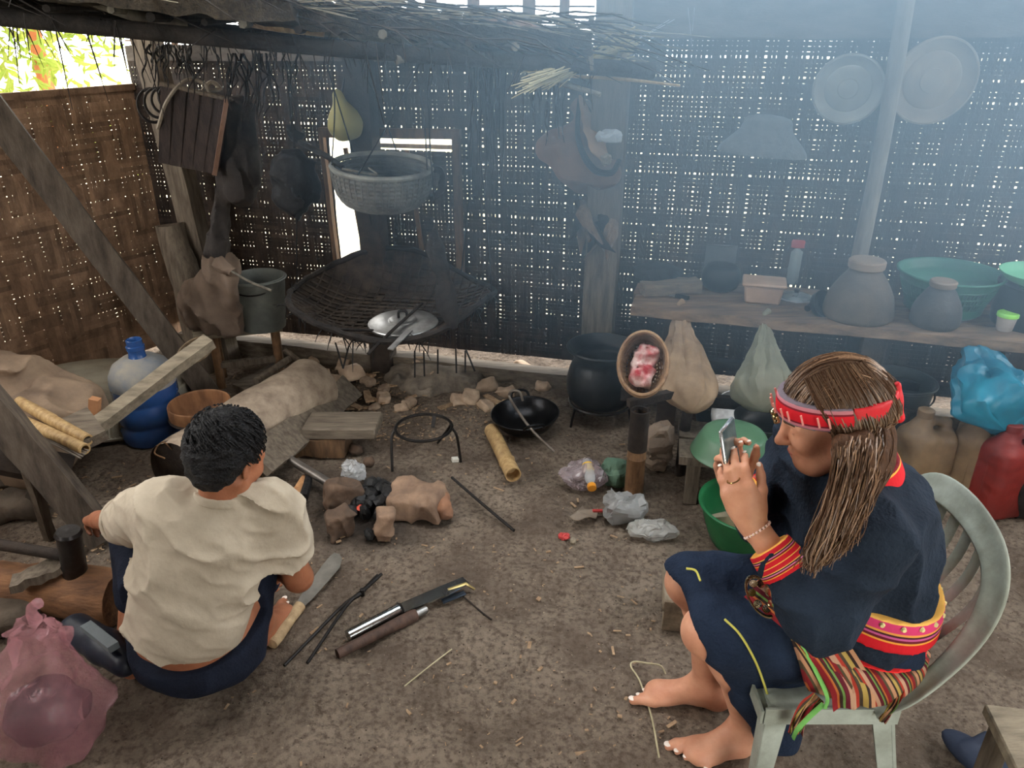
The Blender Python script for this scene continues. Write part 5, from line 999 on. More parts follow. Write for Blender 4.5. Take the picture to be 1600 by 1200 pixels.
ang = np.linspace(-1.9, 1.3, 22); pv = [(0, 0, 0)]+[(.078*math.cos(a), .10*math.sin(a), .008*math.sin(a*5)) for a in ang]; V = np.array(pv); V = np.concatenate([V, V-np.array((0, 0, .004))]); n = len(pv); f = [(0, i, i+1) for i in range(1, n-1)]+[(n, n+i+1, n+i) for i in range(1, n-1)]+[(i, n+i, n+i+1, i+1) for i in range(1, n-1)]+[(0, n, n+1, 1), (0, n-1, 2*n-1, n)]
part('leaf', (V @ RE(-20, 4, -8).T+c, f), mat('grey_fan', (150,136,120), (120,106,94), 6, .8), t, smooth=False); part('handle', plank(c+np.array((.06, -.0, .0)), G(958, 798, .012), .012, .007), mat('red_plastic', (190,70,68), None, rough=.5, bump=0), t)
crumple('wrapper_scrap', 'small torn red wrapper scrap on the floor before the hand fan', 'scrap', G(882, 838, .008), (.025, .02, .012), MATS['red_plastic'], 5, .5); crumple('leaf_scrap', 'small pale dry scrap beside the red wrapper scrap', 'scrap', G(895, 845, .008), (.012, .018, .012), WOODP, 6, .4)
crumple('plastic_sheet', 'tan dusty plastic sheet stuffed between the two stakes', 'sheet', G(1030, 690, .16), (.07, .05, .10), mat('dusty_film', (170,150,132), (126,110,98), 6, .5, .3, 25, trans=.2), 23, .35, flat=1.3)
crumple('plastic_bag', 'dusty tan bag wedged below the plastic sheet by the stakes', 'bag', G(1022, 712, .07), (.06, .05, .07), MATS['dusty_film'], 27, .35, flat=1)
# pale stool corner at lower right
z = .36; a, b, d_ = G(1541, 1104, z), G(1640, 1116, z), G(1566, 1190, z); ux = nrm(b-a); uy = np.array((ux[1], -ux[0], 0)); t = thing('plank_stool', 'pale topped stool at the lower right edge', 'stool', (a+ux*.15+uy*.12)*np.array((1, 1, 0))); part('seat', box(a+ux*.15+uy*.12-UP*.015, (.30, .26, .03), np.stack([ux, uy, UP], 1)), WOODP, t, bevel=.004)
for x in (.03, .27):
    for y in (.03, .21): part('leg', plank((a+ux*x+uy*y)*np.array((1, 1, 0)), a+ux*x+uy*y-UP*.03, .035, .035), WOODG, t)
c = G(1535, 1190, .03); solo('rubber_sandal', 'dark blue rubber sandal on the floor under the pale stool', 'sandal', body([ell(c, (.05, .11, .025), RZ(.5)), cap(c+np.array((-.04, .03, .01)), c+np.array((.03, .05, .035)), .012, .012, .01)], .006), mat('navy_rubber', (40,48,66), None, rough=.7), c-UP*.025)
# ================================================================ HANGING RACK OVER THE HEARTH AND WHAT HANGS FROM IT
# corners of the rack (near edge left -> right), its far edge 0.75 m deeper
RA, RB = np.array((-1.75, 2.62, 1.80)), np.array((.42, 2.95, 1.615)); rd = nrm(RB-RA); rn = nrm(np.array((-rd[1], rd[0], 0))); RL = np.linalg.norm(RB-RA)
def rk(x, y, z=0.0): return RA+rd*x+rn*y+UP*z
rack = thing('drying_rack', 'long sooty drying rack of poles and matting hung high over the hearth', 'rack', rk(RL/2, .35))
STRAWD = mat('old_thatch_dark', (66,58,48), (36,33,30), 18, .95, .6, 60, stretch=(3,3,3)); GPOLE = mat('grey_pole', (130,124,112), (88,84,78), 6, .75, .2, 30, stretch=(6,6,1)); REDPOLE = mat('reddish_pole', (142,108,88), (100,78,66), 6, .7, .2, 30, stretch=(6,6,1))
for y, z, r in ((.03, -.035, .028), (.36, -.03, .024), (.68, -.03, .026)): part('long_pole', tube(cr([rk(-.25, y, z), rk(RL*.5, y, z-.015), rk(RL+.1, y, z)], 8), r, 10), SOOTY, rack)
rs = np.random.RandomState(21)
for k in range(16): x = .05+k*.143+rs.uniform(-.03, .03); part('cross_stick', tube([rk(x, -.04+rs.uniform(-.06, .03), rs.uniform(-.005, .01)), rk(x+rs.uniform(-.08, .08), .74, .0)], rs.uniform(.009, .016), 7), SOOTY if k % 3 else GPOLE, rack)
def mat_slab(x0, x1, y0, y1, z, th, seed, nm='matting'):
    n, m_ = 44, 16; V = []
    for o in (0, 1):
        for i in range(n):
            for j in range(m_): x = x0+(x1-x0)*i/(n-1); y = y0+(y1-y0)*j/(m_-1); V.append(rk(x, y, z+(th if o == 0 else 0)))
    N_ = n*m_; f = []
    for i in range(n-1):
        for j in range(m_-1): a = i*m_+j; f += [(a, a+m_, a+m_+1, a+1), (N_+a, N_+a+1, N_+a+m_+1, N_+a+m_)]
    bd = [i*m_ for i in range(n)]+[(n-1)*m_+j for j in range(1, m_)]+[i*m_+m_-1 for i in range(n-2, -1, -1)]+[j for j in range(m_-2, 0, -1)]
    for k in range(len(bd)): a, b = bd[k], bd[(k+1) % len(bd)]; f.append((a, b, N_+b, N_+a))
    return part(nm, jit((np.array(V), f), .022, 6, seed, 4), STRAWD, rack)
mat_slab(-.30, 1.05, -.08, .72, .012, .10, 3); mat_slab(.9, RL-.15, .0, .72, .012, .05, 5)
# palm thatch straws lying on it, hanging over the edge (too many and fine to single out)
gs = []
for k in range(700):
    x = rs.uniform(-.3, RL-.15); y = rs.uniform(-.10, .65); L_ = rs.uniform(.15, .5); a = rs.normal(.0, .45)+(0 if rs.rand() < .75 else 1.2); p = rk(x, y, .06+rs.uniform(-.05, .06)+(.05 if x < 1 else 0)); d = rd*math.cos(a)+rn*math.sin(a)-UP*rs.uniform(-.1, .25); gs.append(tube([p, p+d*L_*.5+UP*.01, p+d*L_-UP*rs.uniform(0, .04)], [.003, .0035, .001], 4, False))
for k in range(260):
    x = rs.uniform(-.2, RL-.1); p = rk(x, rs.uniform(-.08, .7), -.02); L_ = rs.gamma(2, .05); q = rs.normal(0, .03, 3); gs.append(tube([p, p-UP*L_*.5+q*.5, p-UP*L_+q], [.0028, .0022, .001], 4, False))
part('loose_straw', join(*gs), SOOTY, rack, kind='stuff')
gs = []
for k in range(90): x = rs.uniform(.3, RL); p = rk(x, rs.uniform(-.08, .1), .06+rs.uniform(0, .05)); a = rs.normal(0, .5); d = rd*math.cos(a)+rn*math.sin(a)*.4+UP*rs.uniform(-.12, .1); gs.append(plank(p, p+d*rs.uniform(.12, .4), rs.uniform(.006, .014), .002, UP, 3, .002))
part('split_leaf', join(*gs), mat('grey_palm_leaf', (150,144,126), (104,98,88), 12, .8, .3), rack, kind='stuff')
def stick(label, a, b, r, m, nm='stick', grp=None, wob=.012):
    a = np.asarray(a); b = np.asarray(b); mid = (a+b)/2+np.random.RandomState(int(abs(a[0])*1000)).normal(0, wob, 3); return solo(nm, label, 'stick', tube(cr([a, mid, b], 6), [r, r*1.03, r*.85], 9), m, np.minimum(a, b), group=grp)
stick('reddish straight pole lying on the rack towards its right end', P(742, 24, 2.95), P(925, 86, 2.72), .022, REDPOLE)
stick('short pale tan bamboo pole on the front of the rack above the leaning post', P(384, 32, 2.66), P(506, 50, 2.66), .020, BAMB)
stick('grey pole slanting over the dark matting at the left end of the rack', P(125, -8, 2.45), P(292, 38, 2.62), .020, GPOLE)
stick('weathered grey pole along the middle of the rack front', P(500, 44, 2.70), P(720, 58, 2.72), .026, GPOLE)
stick('thin pale cane reaching past the right end of the rack', P(870, 118, 2.85), P(1062, 134, 2.95), .006, BAMB)
stick('grey lath sticking out under the straw bundle', P(900, 98, 2.85), P(1010, 100, 2.8), .012, GPOLE)
stick('dark cut stick end below the straw bundle', P(858, 126, 2.8), P(938, 148, 2.75), .010, GPOLE)
stick('hollow pale bamboo end in the middle of the rack front', P(618, 92, 2.62), P(738, 70, 2.78), .020, GPOLE)
# pale straw bundle (broom) at the right end
t = thing('straw_bundle', 'pale tied bundle of straw at the right end of the drying rack', 'bundle', P(900, 105, 2.7)); gs = []; a, c0, b = P(836, 126, 2.72), P(924, 92, 2.74), P(984, 68, 2.78); rs = np.random.RandomState(5)
STRAW = mat('pale_straw', (206,196,162), (156,146,116), 9, .8, .1, var=.1)
for k in range(110):
    o = rs.normal(0, 1, 3); e1 = b+o*np.array((.022, .03, .022))+(b-c0)*rs.uniform(-.25, .12); e0 = a+rs.normal(0, .018, 3)*1.2+(a-c0)*rs.uniform(-.35, .25); gs.append(tube([e0, c0+o*.009, e1], [.002, .003, .0028], 5))
part('straw', join(*gs), STRAW, t, kind='stuff'); part('binding', tube(cr([c0+np.array((0, -.03, -.035)), c0+np.array((-.01, -.035, .0)), c0+np.array((-.015, -.02, .04)), c0+np.array((-.03, .0, .075))], 5), [.010, .016, .006], 8), WOODG, t)
# ---- round basket on cords
def cords(par, pts, nm='cord', r=.003, m=SOOT):
    for a, b in pts: a = np.asarray(a); b = np.asarray(b); part(nm, tube(cr([a, (a+b)/2+np.array((.01, 0, 0)), b], 4), r, 5), m, par)
c = P(598, 285, 3.30); Rb = RE(5, 3, 0); rr = .212; t = thing('hanging_basket', 'round grey woven basket hanging on cords under the rack before the window', 'basket', c-UP*.10)
HB = mat('smoked_basket', (112,112,108), (72,72,72), 16, .75, .4, 60)
prof = [(rr, .065), (rr*.99, .045), (rr*.98, .028), (rr*.965, .010), (rr*.95, -.008), (rr*.93, -.025), (rr*.90, -.042), (rr*.86, -.058), (rr*.80, -.072), (rr*.70, -.084), (rr*.55, -.092)]
part('woven_side', join(*[ring(c+Rb @ np.array((0, 0, z)), r, .007, Rb, 48, 5, t2=.0105) for r, z in prof], *[tube([c+Rb @ np.array(((r+.004)*math.cos(a), (r+.004)*math.sin(a), z)) for r, z in prof[::2]], .005, 4) for a in np.linspace(0, 2*math.pi, 48, False)]), HB, t)
part('bottom', lathe([(rr*.62, -.088), (rr*.4, -.094), (.001, -.095)], c, Rb, 40), HB, t); part('rim', ring(c+Rb @ np.array((0, 0, .072)), rr, .011, Rb, 48, 7), mat('basket_rim', (150,150,142), (104,104,100), 10, .7, .3), t)
e = lambda a: c+Rb @ np.array((rr*math.cos(a), rr*math.sin(a), .075))
cords(t, [(e(math.radians(200)), P(520, 88, 3.1)), (e(math.radians(250)), P(655, 100, 3.1)), (e(math.radians(340)), P(650, 105, 3.15)), (e(math.radians(80)), P(560, 95, 3.3))])
part('side_loop', jit(tube(cr([e(0), e(0)+np.array((.04, 0, -.02)), e(0)+np.array((.03, -.02, -.09)), e(-.2)+np.array((.0, -.01, -.12))], 5), .016, 8), .008, 30, 2), SOOTY, t)
stick('dark stick leaning into the hanging basket from the left', P(468, 222, 3.34), P(536, 262, 3.20), .012, SOOTY)
solo('dry_stick', 'pair of pale twigs lying across the hanging basket rim', 'twig', join(tube([P(534, 264, 3.12), P(590, 274, 3.15)], .006, 6), tube([P(576, 262, 3.2), P(590, 272, 3.15)], .004, 6)), GPOLE, P(560, 270, 3.15))
# gourd behind
c = P(539, 190, 3.62); t = thing('gourd', 'yellow green bottle gourd hanging behind the cords left of the window', 'gourd', c-UP*.09); part('fruit', lath([(.001, -.085), (.055, -.075), (.085, -.02), (.07, .035), (.035, .085), (.022, .13), (.001, .15)], c, RE(4, -10, 0), 28, m=4), mat('gourd_skin', (186,178,112), (150,146,92), 4, .5, .1), t); part('stem_cord', tube([c+UP*.13, P(548, 60, 3.5)], .004, 6), SOOT, t)
# ---- big flat hanging tray with pan lid
c = G(614, 488, .49)+np.array((0, .0, 0)); A_, B_ = .475, .44; Rt2 = RE(3, 0, -8); t = thing('hanging_tray', 'wide shallow sooty basket tray hanging low before the back wall', 'tray', c-UP*.06)
TR = mat('sooty_tray', (72,62,54), (40,36,34), 14, .9, .5, 50)
n, M_ = 64, 16; V = []
def trz(a, v): return (.085+.035*math.cos(3*a+.8)+.05*max(math.cos(a-2.3), 0))*max((v-.55)/.45, 0)**1.4
for o in (0, 1):
    for i in range(M_+1):
        v = max(i/M_, .001)
        for k in range(n): a = 2*math.pi*k/n; w_ = 1+.02*math.sin(5*a); V.append(c+Rt2 @ np.array((A_*v*w_*math.cos(a), B_*v*w_*math.sin(a), trz(a, v)-o*.014)))
N_ = (M_+1)*n; f = []
for i in range(M_):
    for k in range(n): a, b, d, e_ = i*n+k, i*n+(k+1) % n, (i+1)*n+(k+1) % n, (i+1)*n+k; f += [(a, e_, d, b), (N_+a, N_+b, N_+d, N_+e_)]
for k in range(n): f.append((M_*n+k, N_+M_*n+k, N_+M_*n+(k+1) % n, M_*n+(k+1) % n))
part('tray', jit((np.array(V), f), .006, 20, 4), TR, t)
rimp = [c+Rt2 @ np.array((A_*1.0*(1+.02*math.sin(5*a))*math.cos(a), B_*(1+.02*math.sin(5*a))*math.sin(a), trz(a, 1)+.004)) for a in np.linspace(0, 2*math.pi, 65)]
part('rim', jit(tube(rimp, .014, 7, False), .006, 25, 2), SOOTY, t)
# weave of the tray: thin splits showing on the upper side
gs = []
for k in range(-9, 10):
    x = k*.045; h_ = math.sqrt(max(1-(x/A_)**2, 0))
    gs.append(tube([c+Rt2 @ np.array((x, B_*h_*s*.97, trz(math.atan2(B_*h_*s, x), min(math.hypot(x/A_, h_*s*.97), 1))+.004)) for s in np.linspace(-1, 1, 15)], .006, 4)); y = k*.042; h2 = math.sqrt(max(1-(y/B_)**2, 0)); gs.append(tube([c+Rt2 @ np.array((A_*h2*s*.97, y, trz(math.atan2(y, A_*h2*s), min(math.hypot(h2*s*.97, y/B_), 1))+.005)) for s in np.linspace(-1, 1, 15)], .006, 4))
part('woven_splits', join(*gs), TR, t, kind='stuff')
rim_at = lambda deg: rimp[int(deg/360*64) % 64]
cords(t, [(rim_at(178), P(452, 96, 3.1)), (rim_at(115), P(510, 100, 3.3)), (rim_at(60), P(745, 110, 3.3)), (rim_at(5), P(735, 112, 3.2))], r=.0035)
rs = np.random.RandomState(14); gs = []
for k in range(120): a = rs.uniform(3.0, 6.4); p = rimp[int(a/(2*math.pi)*64) % 64]; L_ = rs.gamma(2, .018); q = rs.normal(0, .015, 3); gs.append(tube([p-UP*.01, p-UP*L_*.6+q, p-UP*L_+q*1.5], [.003, .0025, .001], 4, False))
part('soot_strings', join(*gs), SOOT, t, kind='stuff')
for k, (px, py, ex, ey) in enumerate(((524, 535, 536, 575), (545, 540, 536, 576), (648, 548, 648, 590), (662, 548, 663, 588), (684, 546, 684, 584), (712, 545, 713, 583), (728, 546, 742, 580), (727, 548, 727, 582))): part('dangling_cord', tube([P(px, py, 3.30), P(ex, ey, 3.32)], .004, 5), SOOT, t)
lc = G(630, 506, .525); t = thing('pan_lid', 'round worn aluminium pan lid with a loop handle lying on the hanging tray', 'lid', lc-UP*.006); part('disc', lath([(.148, -.004), (.152, .004), (.146, .007), (.09, .018), (.06, .02), (.055, .026), (.001, .03)], lc, RE(3, 0, 0), 44, m=3), ALU, t); part('rim', ring(lc+UP*.004, .151, .0045, None, 48, 6), ALU, t); part('loop_handle', tube(cr([lc+np.array((-.018, 0, .026)), lc+np.array((-.017, 0, .055)), lc+np.array((.0, 0, .062)), lc+np.array((.017, 0, .055)), lc+np.array((.018, 0, .026))], 4), .006, 6), SOOT, t)
t = thing('ladle', 'flat pale metal ladle handle lying over the near rim of the tray', 'ladle', P(620, 535, 3.18)); part('handle', plank(P(640, 516, 3.26), P(610, 546, 3.12), .028, .006, UP, 4, 0, .9), ALU, t)
stick('thin dark stick lying on the tray under the lid', P(575, 553, 3.15), P(660, 474, 3.42), .007, SOOTY, wob=.004); stick('second thin stick lying level on the tray left of the lid', P(524, 514, 3.30), P(584, 516, 3.30), .006, SOOTY, wob=.003)
# sooty ladle / husk hanging over the tray
top = P(668, 120, 3.1); t = thing('sooty_scoop', 'long soot covered wooden scoop hanging on a cord over the tray', 'scoop', P(705, 510, 3.26)); part('scoop', jit(tube(cr([P(681, 348, 3.2), P(684, 400, 3.2), P(694, 440, 3.22), P(702, 480, 3.24), P(708, 515, 3.26)], 5), [.006, .036, .030, .045, .034, .022], 12, sq=.6), .012, 16, 4), SOOTY, t); part('cord', tube([P(681, 350, 3.2), P(672, 230, 3.15), top], .0035, 5), SOOT, t)
# ---- tangles of sooty cord
def tangle(label, px, y0, y1, wd, z, n_, seed, nm='sooty_cords'):
    r = np.random.RandomState(seed); gs = []
    for k in range(n_):
        x = px+r.normal(0, wd); pts = []; xx = x; 
        ye = y0+(y1-y0)*r.uniform(.35, 1.05)
        for q in range(6): pts.append(P(xx, y0+(ye-y0)*q/5, z+r.normal(0, .03))); xx += r.normal(0, wd*.15)
        gs.append(tube(cr(pts, 3), [.0032*r.uniform(.5, 1.6), .0042, .0015], 5))
    top_ = P(px, y0, z); solo(nm, label, 'cords', join(*gs), SOOTY, P(px, y1, z), kind='stuff'); return top_
tangle('bunch of soot blackened cords hanging right of the window', 765, 100, 305, 14, 3.15, 34, 4); tangle('thin soot strings hanging from the left part of the rack', 400, 84, 200, 40, 3.0, 26, 8); tangle('soot strings hanging by the right end of the rack', 858, 128, 230, 16, 3.0, 16, 9); tangle('wispy soot strings hanging near the leaning corner post', 262, 70, 150, 26, 3.1, 22, 10)
r_b = body([ell(P(462, 288, 3.38), (.095, .08, .15)), cap(P(468, 225, 3.38), P(455, 200, 3.38), .03, .012, .04)], .012, wrinkle(None, .03, 13, 6), 1); solo('sooty_basket', 'soot blackened bulging basket hanging left of the hanging grey basket', 'basket', r_b, SOOT, P(462, 340, 3.38))
part('cord', tube([P(456, 205, 3.36), P(448, 95, 3.1)], .004, 5), SOOT, bpy.data.objects['sooty_basket'])
# ---- dark back basket and bundle near the corner post
c = P(304, 205, 3.42); Rc = RE(-8, 14, 10); t = thing('back_basket', 'dark square back basket with pale rim cords tied to the leaning corner post', 'basket', c-UP*.17)
DB = mat('dark_bark_basket', (74,62,58), (46,41,40), 7, .8, .3, 40, stretch=(6,6,1.5))
V, Fs = box((0, 0, 0), (.27, .20, .33)); V = V*np.where(V[:, 2:3] < 0, .86, 1.0); part('box', jit((V @ Rc.T+c, Fs), .012, 6, 3), DB, t, bevel=.012)
for a_ in range(5): part('slat', plank(c+Rc @ np.array((-.11+.055*a_, -.103, .16)), c+Rc @ np.array((-.095+.047*a_, -.09, -.16)), .045, .006, Rc @ np.array((0, -1, 0)), 4, .001), DB, t)
part('corner_stave', plank(c+Rc @ np.array((.132, -.105, .165)), c+Rc @ np.array((.114, -.09, -.165)), .024, .018), mat('reddish_stave', (150,116,96), (110,84,70), 6, .8, .3), t)
part('rim', tube([c+Rc @ np.array(p) for p in ((-.14, -.105, .165), (.14, -.105, .165), (.14, .105, .165), (-.14, .105, .165), (-.14, -.105, .165))], .010, 7), WOODG, t)
part('carrying_strap', tube(cr([c+Rc @ np.array((-.13, -.10, -.02)), c+Rc @ np.array((-.10, -.12, .10)), c+Rc @ np.array((-.04, -.10, .20)), c+Rc @ np.array((.03, -.08, .205)), c+Rc @ np.array((.06, -.09, .17))], 6), .008, 6), mat('grey_cord', (150,138,122), (110,100,90), 20, .8), t)
part('inner_coil', tube(cr([c+Rc @ np.array((.02, -.04, .17)), c+Rc @ np.array((.05, -.02, .22)), c+Rc @ np.array((.09, -.03, .20)), c+Rc @ np.array((.05, -.05, .18))], 5), .010, 6), MATS['grey_cord'], t)
solo('rope_coil', 'coil of dark rope and wire hung at the top of the leaning corner post', 'rope', join(*[ring(P(238+8*k, 165-4*k, 3.35-.02*k), .06-.008*k, .006, np.stack(frame((.2, -1, .2)), 1), 24, 5, sy=1.15) for k in range(4)]), SOOTY, P(240, 185, 3.35))
solo('tied_bundle', 'tall dark cloth covered bundle hanging beside the back basket', 'bundle', body([cap(P(372, 175, 3.5), P(378, 260, 3.52), .075, .085, .03), cap(P(378, 260, 3.52), P(372, 296, 3.53), .088, .075, .04), cap(P(350, 270, 3.55), P(338, 395, 3.56), .035, .05, .03), ell(P(372, 172, 3.48), (.085, .06, .045))], .012, wrinkle(None, .018, 14, 9, (1.6, 1.6, .5)), 1), mat('dark_wrap', (66,60,57), (40,38,39), 6, .85, .4), P(352, 400, 3.55))
# ---- brown bag on the thick post, leaf bundle under it
t = thing('shoulder_bag', 'brown cloth bag with a pointed top hanging on the thick post at the rack end', 'bag', P(905, 300, 3.55)); BG = mat('brown_bag', (150,112,84), (104,80,64), 5, .8, .4, 30)
tp_, lf, bt, rt, mid = P(906, 142, 3.5), P(848, 235, 3.5), P(900, 298, 3.52), P(966, 270, 3.46), P(912, 232, 3.36)
part('bag', body([cap(tp_, P(908, 190, 3.5), .012, .05, .04), ell(P(905, 236, 3.52), (.155, .09, .12), None, .06), cap(lf+np.array((.05, 0, 0)), rt-np.array((.05, 0, 0)), .07, .06, .05), ell(P(912, 270, 3.52), (.12, .08, .08), None, .05)], .010, wrinkle(None, .022, 9, 12), 1), BG, t)
part('flap', jit(tube(cr([P(907, 150, 3.46), P(918, 185, 3.42), P(934, 225, 3.38), P(952, 258, 3.38)], 5), [.006, .035, .045, .020], 10, sq=.3), .008, 14, 3), mat('tan_flap', (188,152,116), (150,116,88), 6, .8, .3), t)
part('strap', tube(cr([tp_, P(903, 215, 3.38), P(925, 262, 3.37), P(955, 270, 3.36), P(968, 250, 3.38)], 6), [.008, .012, .016, .014, .010], 7), SOOT, t); part('side_edge', tube([P(918, 158, 3.45), P(950, 205, 3.42)], .009, 6), mat('grey_strap', (130,124,116), None), t)
crumple('plastic_bag', 'small white plastic bag stuffed in the mouth of the hanging brown bag', 'bag', P(952, 213, 3.33), (.055, .035, .035), mat('white_plastic', (226,230,232), (200,206,210), 6, .35, .1, trans=.3), 31, .5)
crumple('paper_scrap', 'pale paper scrap in the mouth of the hanging brown bag', 'scrap', P(948, 250, 3.34), (.025, .02, .03), WOODP, 33, .3)
t = thing('leaf_bundle', 'bundle of dry brown leaves tied to the thick post below the brown bag', 'bundle', P(925, 410, 3.6)); LV = mat('dry_leaf', (132,112,94), (92,78,68), 8, .85, .4, 40, stretch=(4,4,1), var=.2); rs = np.random.RandomState(6)
for k in range(13):
    a = P(905+rs.uniform(-8, 62), 302+rs.uniform(0, 14), 3.60+rs.uniform(-.06, .06)); b = P(895+k*5+rs.uniform(-6, 16), 372+rs.uniform(0, 42), 3.58+rs.uniform(-.10, .06)); part('leaf', jit(tube(cr([a, (a+b)/2+rs.normal(0, .015, 3)-np.array((0, .02, 0)), b], 4), [.012, .036, .030, .004], 8, sq=.35), .007, 18, k), LV if k % 3 else SOOTY, t)
# ================================================================ LEFT SIDE FLOOR
t = thing('cloth_sack', 'brown cloth sack knotted at the top standing on the small bench', 'sack', G(335, 521, .33)); SK = mat('brown_sack', (134,116,102), (96,82,72), 5, .85, .4, 30)
c = G(330, 519, .33)+np.array((0, .06, 0)); part('sack', body([ell(c+UP*.11, (.155, .11, .13), None, .05), cap(c+UP*.15, P(342, 430, 3.62), .115, .06, .07), ell(P(344, 418, 3.6), (.085, .065, .07), None, .04), cap(c+np.array((.10, -.05, .03)), P(362, 440, 3.58), .05, .02, .05)], .011, wrinkle(None, .026, 11, 15, (1.8, 1, .5)), 1), SK, t); part('knot', jit(tube(cr([P(338, 408, 3.56), P(350, 416, 3.53), P(364, 426, 3.52)], 5), [.03, .034, .022], 10), .012, 24, 2), SK, t); part('drawstring', tube(cr([P(362, 424, 3.5), P(390, 440, 3.5), P(424, 454, 3.5)], 5), .006, 6), MATS['grey_pole'], t)
c = G(408, 512, .33)+np.array((0, .05, 0)); t = thing('metal_bucket', 'old grey metal bucket standing on the small bench by the cloth sack', 'bucket', c); BKM = mat('dull_zinc', (126,130,124), (88,92,90), 5, .55, .2, 40, metal=.4); part('pail', lath([(.105, 0), (.11, .004), (.132, .23), (.138, .245), (.134, .25), (.126, .235), (.104, .012), (.001, .01)], c, None, 40, m=2), BKM, t); part('rim', ring(c+UP*.247, .137, .006, None, 40, 6), BKM, t); part('handle', tube(cr([c+np.array((-.135, 0, .24)), c+np.array((-.07, -.11, .20)), c+np.array((.05, -.12, .20)), c+np.array((.135, 0, .24))], 6), .004, 6), IRON, t)
c = G(45, 690, .0); solo('tarpaulin_heap', 'crumpled brown tarpaulin heap at the far left under the bamboo rods', 'tarpaulin', body([bx(P(60, 640, 3.12), (.20, .16, .10), RE(8, 8, -20), .06, .05), ell(P(15, 600, 3.12), (.14, .12, .12), None, .06), ell(P(128, 640, 3.05), (.07, .06, .05), None, .05), ell(P(40, 690, 3.0), (.22, .15, .16), None, .08)], .012, wrinkle(None, .040, 7, 17), 1), mat('brown_tarp', (156,134,112), (112,94,80), 5, .75, .5, 30), c)
for lab, p, q, r in (('upper thick tan bamboo rod lying on the tarpaulin heap', P(30, 627, 2.92), P(137, 688, 2.72), .022), ('lower thick tan bamboo rod lying on the tarpaulin heap', P(28, 653, 2.86), P(133, 702, 2.66), .020)): t = thing('bamboo_rod', lab, 'rod', (p+q)/2); L_ = np.linalg.norm(q-p); part('rod', lathe([(r*.5, 0), (r*.9, 0), (r, L_*.3), (r*1.08, L_*.5), (r, L_*.52), (r, L_), (r*.7, L_), (r*.7, L_-.04), (.001, L_-.042)], p, np.stack(frame(q-p), 1), 16), BAMB, t)
solo('wire_bundle', 'thin bundle of pale wires under the bamboo rods', 'wires', join(*[tube([P(50+6*k, 676+2*k, 2.85), P(126+3*k, 716-3*k, 2.64)], .0035, 5) for k in range(5)]), mat('pale_iron', (150,140,130)), P(90, 700, 2.75))
solo('board_end', 'short grey board end sticking out under the bamboo rods', 'board', plank(P(118, 652, 2.86), P(146, 690, 2.74), .10, .04, (0, -.3, 1)), WOODX, P(135, 690, 2.8)); solo('wood_offcut', 'small orange brown block at the edge of the tarpaulin heap', 'offcut', box(P(148, 635, 2.95), (.035, .03, .07), RE(0, 15, 0)), mat('raw_wood', (190,138,98), (150,104,74), 6, .8), P(148, 645, 2.95))
# ---- block, hammer, bag by the squatting person
c = G(112, 966, 0); t = thing('chopping_block', 'low brown wooden block with bark on the left of the squatting person', 'block', c); part('log', jit(tube(cr([c+np.array((-.25, .06, .085)), c+np.array((0, .03, .09)), c+np.array((.17, 0, .085))], 6), [.075, .085, .085], 18), .012, 9, 4), mat('orange_brown_wood', (150,108,76), (98,70,52), 6, .8, .4, 30, stretch=(1.5,6,6)), t); solo('bark_strip', 'pale splintered strip lying on top of the wooden block', 'bark', jit(plank(P(22, 912, 2.38), P(102, 880, 2.42), .07, .02, UP, 6, .006), .012, 20, 3), WOODG, P(60, 905, 2.4))
hp_ = P(113, 868, 2.40); t = thing('hammer', 'heavy dark hammer with a round head standing on the wooden block', 'hammer', hp_-UP*.10); part('head', lathe([(.030, -.08), (.036, -.07), (.036, .07), (.040, .085), (.034, .095), (.001, .096)], hp_, RE(0, 6, 0), 22), mat('hammer_steel', (74,72,72), (50,48,48), 10, .35, .15, metal=.8), t); part('handle', tube([hp_+np.array((.02, 0, -.01)), P(-30, 846, 2.45)], .018, 10), WOODD, t)
stone('small pale stone lying on the wooden block by the hammer', P(88, 880, 2.5), (.05, .035, .028), 31, RE(0, 0, 20), STONE, boxy=False)
for k, (px, py, rx_) in enumerate(((30, 790, .09), (20, 745, .07), (8, 960, .10))): stone(('dark clod of earth under the lower slanting timber', 'smaller clod beside the thin dark board', 'earth clod at the far left edge by the pink bag')[k], G(px, py, rx_*.5), (rx_, rx_*.8, rx_*.55), 40+k, None, mat('earth_clod', (104,92,80), (70,62,54), 8, .95, .6), 'clod', 'clod', boxy=False)
t = thing('rubber_boot', 'dark blue black rubber boot lying on the floor beside the pink bag', 'boot', G(165, 1035, 0)); bb_ = G(165, 1030, 0); part('boot', body([cap(P(120, 985, 2.28), P(165, 1010, 2.2), .05, .045, .03), cap(P(165, 1012, 2.2), P(195, 1038, 2.12), .045, .035, .03)], .008, None, 1), mat('boot_rubber', (34,40,54), (24,28,38), 6, .45, .1), t); part('sole', plank(P(135, 978, 2.2), P(178, 1012, 2.1), .03, .02), mat('grey_sole', (104,112,116), None, rough=.6), t)
PINK = mat('pink_film', (214,160,168), (186,128,138), 4, .10, .9, 16, spec=.9, alpha=.38, trans=.3)
c = G(58, 1165, 0); t = gathered_bag('plastic_bag', 'large translucent pink plastic bag with dark contents at the lower left', 'bag', P(55, 962, 1.82), c+np.array((.0, .05, .0)), .15, .13, PINK, 12, 5, .03, (.2, .13, mat('dark_contents', (40,40,48), (24,24,30), 6, .6)), mouth=.9)
